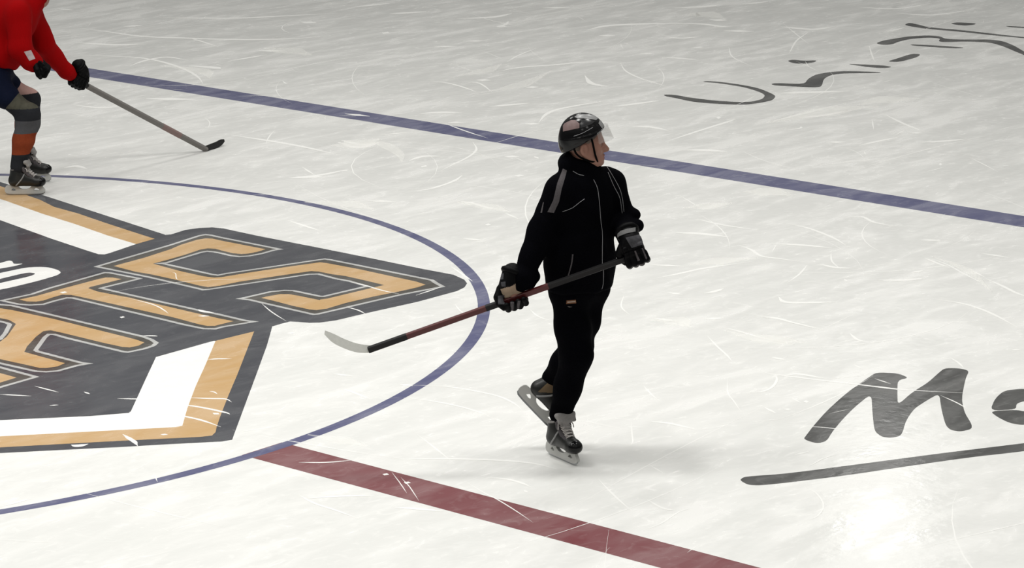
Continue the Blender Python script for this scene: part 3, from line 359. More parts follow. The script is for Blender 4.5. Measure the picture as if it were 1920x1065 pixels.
 (0.0088, [(1.434,-4.256),(1.462,-4.299),(1.49,-4.341),(1.516,-4.384),(1.537,-4.428),(1.552,-4.474),(1.564,-4.522),(1.572,-4.57),(1.578,-4.62),(1.583,-4.672),(1.586,-4.726),(1.587,-4.779),(1.583,-4.83),(1.573,-4.878),(1.559,-4.925),(1.543,-4.97),(1.526,-5.01),(1.508,-5.045),(1.489,-5.077),(1.469,-5.106),(1.45,-5.136)]),
 (0.0083, [(1.216,-4.417),(1.23,-4.458),(1.245,-4.499),(1.258,-4.54),(1.269,-4.584),(1.276,-4.632),(1.282,-4.683),(1.285,-4.733),(1.287,-4.782),(1.286,-4.829),(1.283,-4.874),(1.278,-4.918),(1.272,-4.961),(1.264,-5.001),(1.253,-5.039),(1.242,-5.076),(1.232,-5.114)]),
 (0.0105, [(1.128,-3.973),(1.124,-4.012),(1.12,-4.051),(1.115,-4.09),(1.109,-4.129),(1.101,-4.168),(1.092,-4.208),(1.083,-4.248),(1.074,-4.287)]),
 (0.0157, [(1.327,-3.723),(1.345,-3.787),(1.364,-3.851)]),
 (0.0143, [(0.304,-5.227),(0.343,-5.263),(0.382,-5.298),(0.42,-5.335),(0.457,-5.375),(0.493,-5.42),(0.528,-5.469),(0.561,-5.518),(0.59,-5.564),(0.617,-5.606),(0.642,-5.646),(0.663,-5.685),(0.683,-5.723),(0.699,-5.762),(0.714,-5.799),(0.725,-5.837),(0.733,-5.875),(0.737,-5.912),(0.737,-5.95),(0.735,-5.988),(0.733,-6.026)]),
 (0.0107, [(0.387,-5.827),(0.4,-5.852),(0.413,-5.876),(0.425,-5.901),(0.433,-5.927),(0.437,-5.953),(0.438,-5.98),(0.437,-6.007),(0.434,-6.033),(0.43,-6.058),(0.424,-6.081),(0.417,-6.105),(0.411,-6.128)]),
 (0.0048, [(0.269,-5.784),(0.245,-5.842),(0.221,-5.902),(0.199,-5.958),(0.181,-6.006),(0.169,-6.04),(0.163,-6.065),(0.156,-6.089),(0.145,-6.123),(0.127,-6.171),(0.105,-6.226),(0.082,-6.283),(0.06,-6.336),(0.039,-6.385),(0.018,-6.432),(-0.003,-6.478),(-0.023,-6.524)]),
 (0.0095, [(0.347,-6.132),(0.339,-6.152),(0.331,-6.173)]),
 (0.0033, [(0.138,-5.366),(0.106,-5.414),(0.074,-5.462),(0.044,-5.509),(0.015,-5.551),(-0.01,-5.588),(-0.033,-5.621),(-0.055,-5.652),(-0.077,-5.684)]),
 (0.0034, [(0.101,-5.469),(0.078,-5.507),(0.057,-5.544),(0.034,-5.583),(0.008,-5.625),(-0.024,-5.671),(-0.059,-5.721),(-0.095,-5.772),(-0.13,-5.821)]),
 (0.0225, [(0.082,-5.352),(0.089,-5.367),(0.097,-5.383)]),
 (0.0219, [(0.048,-5.542),(0.055,-5.559),(0.063,-5.577)]),
 (0.0093, [(-0.453,-5.255),(-0.466,-5.296),(-0.48,-5.336),(-0.492,-5.376),(-0.502,-5.418),(-0.508,-5.462),(-0.511,-5.507),(-0.513,-5.553),(-0.516,-5.599),(-0.522,-5.645),(-0.527,-5.692),(-0.534,-5.739),(-0.539,-5.786)]),
 (0.0137, [(-0.468,-5.339),(-0.434,-5.365),(-0.4,-5.39),(-0.366,-5.417),(-0.332,-5.447),(-0.298,-5.482),(-0.263,-5.521),(-0.229,-5.56),(-0.194,-5.599)]),
 (0.0098, [(-0.054,-4.845),(-0.031,-4.874),(-0.009,-4.904),(0.014,-4.934),(0.039,-4.96),(0.067,-4.984),(0.098,-5.005),(0.129,-5.026),(0.16,-5.047)]),
 (0.0168, [(-0.29,-5.802),(-0.275,-5.83),(-0.259,-5.859),(-0.244,-5.887),(-0.23,-5.917),(-0.216,-5.947),(-0.203,-5.978),(-0.191,-6.009),(-0.179,-6.04)]),
 (0.011, [(0.423,-3.408),(0.433,-3.425),(0.443,-3.441),(0.453,-3.457),(0.463,-3.474),(0.473,-3.491),(0.484,-3.509),(0.495,-3.526),(0.506,-3.544),(0.518,-3.561),(0.531,-3.578),(0.543,-3.595),(0.549,-3.613),(0.548,-3.632),(0.542,-3.652),(0.533,-3.672),(0.526,-3.691)]),
 (0.0128, [(0.301,-3.481),(0.308,-3.5),(0.314,-3.518),(0.321,-3.538),(0.328,-3.56),(0.334,-3.586),(0.339,-3.614),(0.344,-3.644),(0.348,-3.676),(0.352,-3.712),(0.354,-3.752),(0.356,-3.79),(0.357,-3.82),(0.356,-3.839),(0.353,-3.85),(0.35,-3.858),(0.348,-3.867)]),
 (0.0119, [(0.137,-3.601),(0.142,-3.625),(0.148,-3.649),(0.154,-3.673),(0.158,-3.701),(0.161,-3.732),(0.163,-3.765),(0.165,-3.801),(0.164,-3.839),(0.16,-3.88),(0.155,-3.924),(0.148,-3.969),(0.142,-4.013)]),
 (0.011, [(0.159,-3.105),(0.177,-3.132),(0.195,-3.158),(0.214,-3.186),(0.235,-3.217),(0.26,-3.252),(0.288,-3.291),(0.316,-3.331),(0.344,-3.37)]),
 (0.0155, [(0.015,-3.373),(0.034,-3.4),(0.054,-3.428),(0.073,-3.455),(0.09,-3.483),(0.104,-3.512),(0.115,-3.542),(0.126,-3.572),(0.137,-3.601)]),
 (0.0165, [(-0.302,-3.681),(-0.309,-3.703),(-0.317,-3.726),(-0.325,-3.748),(-0.332,-3.769),(-0.339,-3.789),(-0.345,-3.808),(-0.351,-3.827),(-0.359,-3.846),(-0.368,-3.864),(-0.379,-3.882),(-0.389,-3.9),(-0.4,-3.919)]),
 (0.0205, [(0.305,-3.769),(0.307,-3.794),(0.309,-3.818)]),
 (0.0069, [(0.603,-3.415),(0.605,-3.422),(0.608,-3.429),(0.61,-3.437),(0.61,-3.446),(0.607,-3.457),(0.602,-3.471),(0.596,-3.485),(0.591,-3.498)]),
 (0.014, [(0.364,-3.087),(0.374,-3.139),(0.385,-3.191)]),
 (0.0097, [(0.515,-2.98),(0.534,-3.059),(0.552,-3.138)]),
 (0.0151, [(-0.17,-3.852),(-0.159,-3.87),(-0.148,-3.888)]),
 (0.0101, [(0.13,-2.838),(0.126,-2.872),(0.121,-2.905)]),
 (0.0078, [(0.028,-2.509),(0.028,-2.537),(0.029,-2.565),(0.029,-2.593),(0.029,-2.621),(0.029,-2.648),(0.03,-2.674),(0.03,-2.701),(0.03,-2.727)]),
 (0.0106, [(-0.216,-2.487),(-0.204,-2.51),(-0.192,-2.533),(-0.18,-2.556),(-0.168,-2.578),(-0.157,-2.6),(-0.146,-2.622),(-0.135,-2.644),(-0.124,-2.665)]),
 (0.0113, [(-0.184,-2.902),(-0.164,-2.919),(-0.144,-2.935)]),
 (0.0258, [(-0.619,-3.611),(-0.617,-3.623),(-0.615,-3.635),(-0.612,-3.647),(-0.605,-3.656),(-0.594,-3.662),(-0.579,-3.666),(-0.563,-3.67),(-0.548,-3.673)]),
 (0.0201, [(1.873,-1.929),(1.869,-1.945),(1.866,-1.96),(1.863,-1.976),(1.862,-1.992),(1.865,-2.011),(1.869,-2.03),(1.874,-2.05),(1.879,-2.07)]),
 (0.007, [(1.795,-1.327),(1.794,-1.376),(1.793,-1.425),(1.791,-1.472),(1.788,-1.514),(1.785,-1.551),(1.781,-1.583),(1.775,-1.613),(1.768,-1.643),(1.76,-1.674),(1.749,-1.704),(1.737,-1.733),(1.726,-1.76),(1.715,-1.786),(1.704,-1.809),(1.693,-1.831),(1.681,-1.854)]),
 (0.0124, [(1.073,-2.886),(1.087,-2.895),(1.101,-2.903),(1.115,-2.912),(1.129,-2.923),(1.142,-2.938),(1.155,-2.954),(1.167,-2.972),(1.18,-2.989)]),
 (0.0204, [(1.762,-2.051),(1.783,-2.079),(1.805,-2.107)]),
 (0.0054, [(2.242,-2.136),(2.211,-2.193),(2.18,-2.249),(2.15,-2.306),(2.122,-2.363),(2.095,-2.423),(2.069,-2.483),(2.044,-2.544),(2.019,-2.604)]),
 (0.0127, [(1.258,-2.225),(1.255,-2.217),(1.253,-2.209),(1.25,-2.201),(1.244,-2.19),(1.234,-2.176),(1.221,-2.16),(1.207,-2.143),(1.194,-2.126)]),
 (0.029, [(1.614,-0.849),(1.629,-0.869),(1.643,-0.888)]),
 (0.0272, [(1.426,-1.67),(1.436,-1.683),(1.446,-1.696)]),
 (0.0195, [(1.816,-2.822),(1.829,-2.838),(1.841,-2.854)]),
 (0.0036, [(2.458,-1.022),(2.457,-1.033),(2.457,-1.043),(2.455,-1.055),(2.447,-1.071),(2.43,-1.094),(2.406,-1.121),(2.382,-1.149),(2.364,-1.172),(2.353,-1.187),(2.347,-1.199),(2.343,-1.209),(2.337,-1.22)]),
 (0.012, [(-1.575,-4.175),(-1.479,-4.187),(-1.383,-4.198)]),
 (0.045, [(8.285,6.889),(8.32,6.78),(8.353,6.668),(8.389,6.563),(8.431,6.473),(8.479,6.403),(8.534,6.347),(8.59,6.298),(8.646,6.245)]),
 (0.0398, [(7.246,2.091),(7.267,1.961),(7.288,1.832)]),
 (0.0327, [(14.978,0.897),(14.859,0.925),(14.736,0.949),(14.624,0.98),(14.537,1.028),(14.486,1.101),(14.46,1.191),(14.445,1.289),(14.424,1.383)]),
 (0.0492, [(13.38,3.453),(13.445,3.395),(13.51,3.334),(13.574,3.278),(13.635,3.235),(13.694,3.209),(13.75,3.197),(13.805,3.189),(13.861,3.179)]),
 (0.0451, [(13.989,2.999),(14.133,2.948),(14.279,2.897)]),
 (0.0331, [(14.522,1.939),(14.548,1.834),(14.568,1.724),(14.599,1.624),(14.658,1.548),(14.756,1.503),(14.882,1.481),(15.02,1.469),(15.154,1.452)]),
]
SMEARS = [
 (0.1072, [(7.902,5.203),(7.92,5.12),(7.941,5.037),(7.957,4.955),(7.964,4.875),(7.959,4.793),(7.947,4.712),(7.928,4.634),(7.901,4.562),(7.866,4.497),(7.822,4.439),(7.775,4.384),(7.73,4.327)]),
 (0.1697, [(9.17,5.131),(9.181,5.055),(9.193,4.98),(9.203,4.903),(9.206,4.822),(9.2,4.735),(9.188,4.643),(9.174,4.55),(9.161,4.459)]),
 (0.1929, [(6.192,1.202),(6.234,1.172),(6.273,1.14),(6.316,1.111),(6.367,1.09),(6.43,1.08),(6.501,1.079),(6.576,1.081),(6.65,1.081)]),
 (0.1001, [(9.136,2.556),(9.225,2.546),(9.314,2.535),(9.404,2.528),(9.495,2.532),(9.587,2.551),(9.681,2.582),(9.776,2.618),(9.872,2.652)]),
 (0.1009, [(8.699,1.803),(8.805,1.792),(8.907,1.776),(9.017,1.768),(9.148,1.781),(9.306,1.822),(9.485,1.885),(9.675,1.957),(9.863,2.026)]),
 (0.0661, [(6.298,1.062),(6.365,1.055),(6.439,1.055),(6.499,1.043),(6.526,1),(6.505,0.911),(6.45,0.79),(6.382,0.663),(6.318,0.556),(6.26,0.477),(6.201,0.411),(6.141,0.351),(6.081,0.289)]),
 (0.1709, [(9.093,-1.064),(9.203,-1.082),(9.314,-1.101),(9.425,-1.12),(9.537,-1.139),(9.655,-1.156),(9.777,-1.171),(9.893,-1.19),(9.991,-1.216),(10.064,-1.252),(10.119,-1.296),(10.167,-1.343),(10.218,-1.388)]),
 (0.1733, [(10.194,-1.218),(10.281,-1.225),(10.37,-1.228),(10.455,-1.237),(10.531,-1.259),(10.592,-1.3),(10.642,-1.354),(10.688,-1.413),(10.737,-1.469)]),
 (0.178, [(13.041,3.038),(13.103,3.018),(13.17,3.003),(13.226,2.979),(13.255,2.932),(13.245,2.855),(13.207,2.756),(13.158,2.649),(13.115,2.547)]),
 (0.1146, [(6.128,-2.54),(6.167,-2.567),(6.204,-2.596),(6.243,-2.623),(6.286,-2.648),(6.334,-2.669),(6.386,-2.686),(6.439,-2.703),(6.492,-2.72)]),
 (0.1599, [(6.831,-2.557),(6.861,-2.592),(6.893,-2.626),(6.922,-2.663),(6.944,-2.705),(6.954,-2.756),(6.956,-2.813),(6.956,-2.871),(6.957,-2.928)]),
 (0.1089, [(3.48,-4.415),(3.503,-4.449),(3.529,-4.483),(3.55,-4.517),(3.56,-4.554),(3.554,-4.594),(3.537,-4.636),(3.515,-4.679),(3.495,-4.721)]),
 (0.0714, [(3.565,-4.951),(3.555,-5.029),(3.544,-5.108),(3.536,-5.185),(3.532,-5.256),(3.535,-5.32),(3.542,-5.38),(3.551,-5.437),(3.56,-5.495)]),
 (0.0648, [(3.606,-5.074),(3.607,-5.148),(3.608,-5.224),(3.61,-5.296),(3.613,-5.359),(3.618,-5.41),(3.625,-5.452),(3.633,-5.49),(3.64,-5.53)]),
 (0.1139, [(4.783,-3.687),(4.831,-3.708),(4.879,-3.728),(4.929,-3.75),(4.981,-3.777),(5.039,-3.81),(5.101,-3.847),(5.164,-3.887),(5.226,-3.925)]),
 (0.0399, [(5.993,-4.837),(5.95,-4.941),(5.91,-5.044),(5.863,-5.148),(5.801,-5.255),(5.717,-5.367),(5.618,-5.482),(5.514,-5.597),(5.414,-5.709)]),
 (0.0944, [(5.259,-1.081),(5.269,-1.152),(5.281,-1.222),(5.289,-1.292),(5.293,-1.36),(5.288,-1.426),(5.278,-1.49),(5.265,-1.554),(5.254,-1.617)]),
 (0.1114, [(4.562,-0.164),(4.605,-0.235),(4.651,-0.305),(4.691,-0.376),(4.719,-0.449),(4.728,-0.523),(4.724,-0.598),(4.716,-0.674),(4.71,-0.749)]),
 (0.065, [(0.344,-4.508),(0.357,-4.57),(0.369,-4.632),(0.381,-4.693),(0.389,-4.749),(0.392,-4.799),(0.393,-4.845),(0.392,-4.89),(0.391,-4.935)]),
]
# sewn-on and stuck-on details: (origin, right, up, outline in metres) of the plane each one is laid on from, in its wearer's frame
DETAIL = {
 'zip': ([0.1792, -0.8314, 1.4462], [0.99942, -0.03184, -0.01208], [0.019, 0.22697, 0.97372], [(-0.0256, 0.2911), (-0.0047, 0.2429), (0.0055, 0.1671), (0.0125, 0.0787), (0.0208, 0.0091), (0.0208, -0.0876), (0.0208, -0.1496), (0.0265, -0.1908), (0.0254, -0.2595), (0.0184, -0.2906)]),
 'chest': ([0.0548, -0.833, 1.6007], [0.99961, -0.024, -0.0141], [0.01899, 0.21776, 0.97582], [(-0.058, -0.0336), (-0.0066, -0.0139), (0.0345, 0.017), (0.0586, 0.0338)]),
 'neckline': ([0.0835, -0.7845, 1.7556], [0.99957, -0.02559, -0.01397], [0.01899, 0.20764, 0.97802], [(-0.0298, 0.0111), (0.0011, -0.006), (0.0293, -0.0119)]),
 'far1': ([0.2692, -0.7835, 1.6693], [0.99924, -0.03727, -0.01131], [0.01899, 0.21269, 0.97694], [(-0.0448, 0.1203), (-0.0152, 0.0724), (0.0192, 0.0105), (0.0365, -0.0453), (0.0456, -0.1211)]),
 'far2': ([0.2673, -0.7833, 1.65], [0.99925, -0.03716, -0.01129], [0.01899, 0.21381, 0.97669], [(-0.0374, 0.1089), (-0.0063, 0.0362), (0.0247, -0.0257), (0.0383, -0.108)]),
 'pocket': ([0.0357, -0.8299, 1.2898], [0.99964, -0.023, -0.01395], [0.019, 0.23657, 0.97143], [(0.0124, 0.0568), (0.0056, 0.006), (-0.0116, -0.0562)]),
 'stripe': ([-0.0256, -0.8338, 1.6784], [0.9997, -0.01887, -0.01532], [0.01899, 0.21312, 0.97684], [(0.0304, 0.1166), (0.0509, 0.1065), (0.0442, 0.079), (0.0237, 0.0105), (0.01, -0.0577), (-0.0175, -0.1164), (-0.0518, -0.113), (-0.0209, -0.0512), (-0.0004, 0.0378)]),
 'flash': ([-0.1022, -0.833, 1.5921], [0.99977, -0.01416, -0.01629], [0.01899, 0.21846, 0.97566], [(0.0046, 0.0277), (0.0088, 0.0277), (-0.0008, -0.0271), (-0.0095, -0.0271)]),
 'badge': ([0.0367, -0.8279, 1.0969], [0.99964, -0.02313, -0.01368], [0.019, 0.24809, 0.96855], [(-0.024, 0.0077), (0.0245, 0.0122), (0.0262, -0.0071), (-0.0268, -0.0113)]),
 'badge2': ([0.0376, -0.8279, 1.0979], [0.99964, -0.02322, -0.01366], [0.019, 0.24803, 0.96857], [(-0.0207, 0.0019), (0.0212, 0.0058), (0.0212, -0.001), (-0.0207, -0.0049)]),
 'badge3': ([0.029, -0.8277, 1.072], [0.99965, -0.02268, -0.01377], [0.019, 0.24962, 0.96816], [(-0.0135, 0.0035), (0.0134, 0.0004), (-0.0007, -0.0038)]),
 'cuff': ([0.3093, -0.8812, 1.4582], [0.99915, -0.04002, -0.01017], [0.019, 0.22681, 0.97375], [(-0.056, -0.0335), (-0.0504, -0.0102), (-0.0178, 0.0165), (0.017, 0.0278), (0.0563, 0.0337), (0.0563, 0.012), (0.0114, 0.0025), (-0.0237, -0.0102), (-0.0476, -0.0307)]),
 'back': ([0.3657, -0.9307, 1.4308], [0.999, -0.04365, -0.00923], [0.019, 0.2291, 0.97322], [(-0.0555, 0.0196), (0.0145, 0.0353), (0.0552, -0.0095), (-0.0235, -0.0347)]),
 'fs1': ([0.3706, -0.9299, 1.355], [0.99899, -0.04395, -0.00896], [0.019, 0.2337, 0.97212], [(-0.0147, 0.0263), (-0.0079, 0.028), (0.0145, -0.0225), (0.0027, -0.0276)]),
 'fs2': ([0.4069, -0.93, 1.3646], [0.9989, -0.0462, -0.00844], [0.019, 0.23308, 0.97227], [(-0.015, 0.0293), (-0.0071, 0.0305), (0.0145, -0.0217), (0.0089, -0.0301)]),
 'tip': ([0.3926, -0.9293, 1.3022], [0.99894, -0.04531, -0.00849], [0.019, 0.23686, 0.97136], [(-0.0263, 0.0061), (0.0261, 0.0179), (0.0261, 0.0002), (-0.0207, -0.0172)]),
 'pad1': ([-0.3185, -0.9295, 1.2611], [0.99981, -0.00111, -0.0193], [0.019, 0.24019, 0.97054], [(-0.0156, 0.015), (0.0165, 0.0178), (0.0142, -0.0142), (-0.0125, -0.017)]),
 'pad2': ([-0.3061, -0.9291, 1.2218], [0.99982, -0.00192, -0.0191], [0.019, 0.24254, 0.96996], [(-0.0119, 0.0107), (0.0117, 0.0135), (0.0125, -0.0126), (-0.0088, -0.0118)]),
 'pad3': ([-0.3195, -0.9282, 1.1412], [0.99981, -0.0012, -0.0193], [0.019, 0.24741, 0.96872], [(-0.017, 0.0193), (0.0179, 0.0249), (0.0179, -0.0246), (-0.0142, -0.0246)]),
 'fr1': ([-0.2639, -0.9278, 1.1018], [0.99982, -0.00468, -0.01841], [0.019, 0.24973, 0.96813], [(-0.0085, 0.0258), (0.009, 0.0258), (0.0062, -0.0266), (-0.0085, -0.0209)]),
 'fr2': ([-0.2333, -0.9279, 1.1066], [0.99982, -0.00654, -0.01793], [0.019, 0.24937, 0.96822], [(-0.0024, 0.0271), (0.0106, 0.0271), (0.0038, -0.0236), (-0.0111, -0.0264)]),
 'pink': ([0.0509, -0.7767, 1.9981], [0.99962, -0.02338, -0.01474], [0.01897, 0.19267, 0.98108], [(-0.0434, 0.0004), (-0.0362, 0.0119), (-0.0011, 0.0296), (0.0219, 0.0296), (0.0429, 0.0119), (0.0429, -0.0113), (0.0051, -0.0197), (-0.0426, -0.0304)]),
 'top': ([0.1265, -0.747, 2.0343], [0.99951, -0.0281, -0.01388], [0.01897, 0.18994, 0.98161], [(-0.0614, 0.001), (-0.0446, 0.0134), (-0.0143, 0.0156), (0.0143, 0.0142), (0.0441, 0.0092), (0.0621, -0.0054), (0.0528, -0.0149), (0.02, -0.0091), (-0.0143, -0.0063), (-0.0446, -0.0063)]),
 'side': ([0.1352, -0.7767, 2.0067], [0.9995, -0.02866, -0.01372], [0.01897, 0.19201, 0.98121], [(-0.0357, 0.0219), (0.0397, 0.016), (0.0193, -0.0014), (-0.0244, -0.019), (-0.0407, -0.0218), (-0.0393, 0.0006)]),
 'front': ([0.2051, -0.7466, 1.9998], [0.99937, -0.03302, -0.01286], [0.01897, 0.192, 0.98121], [(-0.0178, 0.0012), (-0.0091, 0.0275), (0.0021, 0.0188), (0.0173, -0.0047), (0.0022, -0.0277)]),
 'ridge_glint': ([0.1103, -0.7764, 1.9655], [0.99953, -0.02716, -0.01395], [0.01898, 0.19456, 0.98071], [(-0.0503, -0.0229), (-0.008, -0.0083), (0.0212, 0.0068), (0.0506, 0.0237)]),
 'eye1': ([0.0251, -0.7767, 1.9991], [0.99965, -0.02176, -0.01506], [0.01897, 0.19261, 0.98109], [(-0.0072, 0.0017), (0.0068, 0.0045), (0.0069, -0.0039), (-0.0044, -0.0045)]),
 'redpatch': ([0.2166, -0.8821, 1.1939], [0.98815, 0.14693, -0.04441], [0.01895, 0.17035, 0.9852], [(-0.0412, 0.0278), (0.0108, 0.0399), (0.0419, -0.0245), (-0.0021, -0.0406)]),
}
# ------------------------------------------------------------------ the ice and its paint
WHITE = ice('white ice', (0.785, 0.785, 0.76), 0.6)
GREY = ice('grey paint under ice', (0.066, 0.068, 0.079), 0.04)
DARK = ice('dark grey outline under ice', (0.075, 0.068, 0.058), 0.06)
SILVER = ice('silver line under ice', (0.46, 0.46, 0.45), 0.2)
GOLD = ice('gold paint under ice', (0.58, 0.365, 0.16), 0.12)
PAPER = ice('white paint under ice', (0.93, 0.925, 0.90), 0.5)
BLUE = ice('blue paint under ice', (0.095, 0.099, 0.205), 0.12)
RED = ice('red paint under ice', (0.205, 0.066, 0.073), 0.09)
INK = ice('grey lettering under ice', (0.074, 0.074, 0.072), 0.08)
SNOW = mat('cut snow', (0.97, 0.965, 0.94), 0.75, 0.2, Alpha=0.8)
def frost():
    m = mat('snow smear', (0.95, 0.945, 0.92), 0.8, 0.2)
    m.node_tree.nodes['Principled BSDF'].inputs['Alpha'].default_value = 0.28
    return m
FROST = frost()

floor = mesh_obj('floor', [(-35, -25, 0), (40, -25, 0), (40, 30, 0), (-35, 30, 0)], [(0, 1, 2, 3)], WHITE)
tag(floor, 'white skated ice sheet with painted lines and scratches', 'ice rink', kind='structure')

class Flat:
    """flat painted shapes gathered into one mesh, each at its own hair's height above the ice"""
    def __init__(s): s.v, s.f, s.i = [], [], []
    def poly(s, loops, z, i=0):
        if not isinstance(loops[0][0], (tuple, list)): loops = [loops]
        pts = [Vector((x, y, 0)) for lp in loops for x, y in lp]
        b = len(s.v); s.v += [(p.x, p.y, z) for p in pts]
        for t in tessellate_polygon([[Vector((x, y, 0)) for x, y in lp] for lp in loops]):
            a, c, d = (pts[k] for k in t)
            if (c-a).cross(d-a).z < 0: t = (t[0], t[2], t[1])
            s.f.append(tuple(b+k for k in t)); s.i.append(i)
    def ribbon(s, path, hw, z, i=0, closed=False, taper=0.0):
        n = len(path); P = [Vector((x, y)) for x, y in path]; b = len(s.v)
        for k in range(n):
            a = P[k-1] if (k or closed) else P[k]; c = P[(k+1) % n] if (k < n-1 or closed) else P[k]
            d1 = (P[k]-a); d2 = (c-P[k])
            d1 = d1.normalized() if d1.length > 1e-6 else d2.normalized()
            d2 = d2.normalized() if d2.length > 1e-6 else d1
            t = d1+d2; t = t.normalized() if t.length > 1e-3 else d1
            nr = Vector((-t.y, t.x)); w = hw/max(0.45, abs(nr.dot(Vector((-d1.y, d1.x)))))
            if taper:
                u = k/max(1, n-1); w *= max(0.12, min(1, min(u, 1-u)/taper))
            s.v += [(*(P[k]+nr*w), z), (*(P[k]-nr*w), z)]
        for k in range(n if closed else n-1):
            q = (k+1) % n
            s.f.append((b+2*k, b+2*k+1, b+2*q+1, b+2*q)); s.i.append(i)
    def build(s, name, mats, parent):
        f = []
        for t in s.f:                                  # faces look up
            a, c, d = (Vector(s.v[k]) for k in t[:3])
            f.append(t if (c-a).cross(d-a).z >= 0 else tuple(reversed(t)))
        return mesh_obj(name, s.v, f, mats, parent, idx=s.i)

def rounded(p, n=2):
    for _ in range(n):
        p = [q for i in range(len(p)) for a, b in ((p[i], p[(i+1) % len(p)]),) for q in ((a[0]*0.8+b[0]*0.2, a[1]*0.8+b[1]*0.2), (a[0]*0.2+b[0]*0.8, a[1]*0.2+b[1]*0.8))]
    return p
q = Flat(); q.poly([(7.107, -25), (7.412, -25), (7.412, 30), (7.107, 30)], 0.0003)
tag(q.build('blue_line', BLUE, floor), 'straight blue line painted across the ice behind the skaters')
q = Flat(); q.poly([(-0.1525, -25), (0.1525, -25), (0.1525, -4.5), (-0.1525, -4.5)], 0.0003)
tag(q.build('center_line', RED, floor), 'broad dark red line running into the circle')
q = Flat(); q.ribbon([(4.547*math.cos(a*math.pi/120), 4.547*math.sin(a*math.pi/120)) for a in range(240)], 0.04, 0.0004, closed=True)
tag(q.build('center_circle', BLUE, floor), 'thin blue painted circle round the emblem')

q = Flat(); q.poly(EMBLEM['base'], 0.0003)
emblem = tag(q.build('ice_emblem', GREY, floor), 'large grey, gold and white emblem painted inside the circle')
q = Flat(); q.poly(EMBLEM['gold_top'], 0.0005); q.poly(EMBLEM['gold_right'], 0.0005)
tag(q.build('gold_border', GOLD, emblem), 'gold border band')
q = Flat(); q.poly(EMBLEM['white_top'], 0.0005); q.poly(EMBLEM['white_right'], 0.0005)
tag(q.build('white_border', PAPER, emblem), 'white border band')
q = Flat(); q.poly(rounded(EMBLEM['script_a']), 0.0006); q.poly(rounded(EMBLEM['script_n']), 0.0006)
tag(q.build('script_lettering', PAPER, emblem), 'white script lettering')
for L, d in LETTERS.items():
    q = Flat()
    for lp in d['line']: q.ribbon(lp, 0.015, 0.0007, 0, closed=(L in 'ST'))
    q.poly(d['line'] if L in 'ST' else d['line'][0] + (d['line'][1][::-1] if len(d['line']) > 1 else []), 0.0005, 1)
    for lp in d['gold']: q.poly(lp, 0.0008, 2)
    tag(q.build('letter', [SILVER, DARK, GOLD], emblem), 'gold letter outlined in dark grey and silver')

groups = (('scrawled_writing', ('J', 'dot', 'hook', 'dash', 'dash2', 'dash3', 'wave', 'tail', 'dot2', 'dash4'), 'grey handwriting across the far ice'),
          ('ice_lettering', ('M', 'a'), 'big grey handwritten letters on the near ice'),
          ('underline', ('underline',), 'long grey stroke under the big letters'))
for nm, ks, lb in groups:
    q = Flat()
    for k in ks: q.poly(rounded(WRITING[k]), 0.0004)
    tag(q.build(nm, INK, floor), lb)

q = Flat()
for k, (hw, path) in enumerate(CUTS): q.ribbon(path, hw*0.9, 0.0010+k*1e-6, taper=0.3)
rng = random.Random(11)
for k in range(560):                                    # finer cuts everywhere else
    x, y = rng.uniform(-3, 18), rng.uniform(-11, 11)
    if math.hypot(x, y) < 4.6 and rng.random() < 0.8: continue
    a = rng.uniform(0, 2*math.pi); ln = rng.choice((0.15, 0.3, 0.6, 1.2, 2.2)); cv = rng.gauss(0, 0.5)
    pts = []
    for i in range(9):
        pts.append((x, y)); x += math.cos(a)*ln/8; y += math.sin(a)*ln/8; a += cv*ln/8
    q.ribbon(pts, rng.uniform(0.002, 0.006), 0.00085+k*2.5e-7, taper=0.4)
tag(q.build('skate_scratches', SNOW, floor), 'white skate cuts scored into the ice', kind='stuff')
q = Flat()
for k, (hw, path) in enumerate(SMEARS): q.ribbon(path, hw, 0.0013+k*3e-6, taper=0.5)
tag(q.build('snow_smears', FROST, floor), 'faint smears of scraped snow', kind='stuff')
# ------------------------------------------------------------------ modelling kit: smooth solids meshed with surface nets
V = lambda *a: np.array(a, dtype=float)
def unit(v): v = np.asarray(v, float); return v/np.linalg.norm(v)
def frame(x=None, z=None, origin=(0, 0, 0)):
    """rotation (columns x, y, z) with x kept and z squared up against it; returns (R, origin)"""
    x = unit(x); z = np.asarray(z, float); z = unit(z - z.dot(x)*x); y = np.cross(z, x)
    return np.stack([x, y, z], 1), np.asarray(origin, float)
def rc(a, b, ra, rb=None):
    a, b = np.asarray(a, float), np.asarray(b, float); rb = ra if rb is None else rb; ab = b-a; L = ab.dot(ab)+1e-12
    def f(p):
        h = np.clip((p-a)@ab/L, 0, 1)
        return np.linalg.norm(p-a-h[:, None]*ab, axis=1)-(ra+h*(rb-ra))
    return f
def el(c, r, R=None):
    c, r = np.asarray(c, float), np.asarray(r, float)
    def f(p):
        q = p-c
        if R is not None: q = q@R
        k0 = np.linalg.norm(q/r, axis=1); k1 = np.linalg.norm(q/(r*r), axis=1)+1e-9
        return k0*(k0-1)/k1
    return f
def bx(c, h, rad=0.0, R=None):
    c, h = np.asarray(c, float), np.asarray(h, float)-rad
    def f(p):
        q = p-c
        if R is not None: q = q@R
        q = np.abs(q)-h
        return np.linalg.norm(np.maximum(q, 0), axis=1)+np.minimum(q.max(1), 0)-rad
    return f
def chain(pts, rad):
    return [rc(pts[i], pts[i+1], rad[i], rad[i+1]) for i in range(len(pts)-1)]
def smin(a, b, k):
    h = np.maximum(k-np.abs(a-b), 0)/k
    return np.minimum(a, b)-h*h*k*0.25
def U(fs, k=0.03):
    def f(p):
        d = fs[0](p)
        for g in fs[1:]: d = smin(d, g(p), k)
        return d
    return f
def cut(f, g, k=0.01):
    return lambda p: -smin(-f(p), g(p), k)
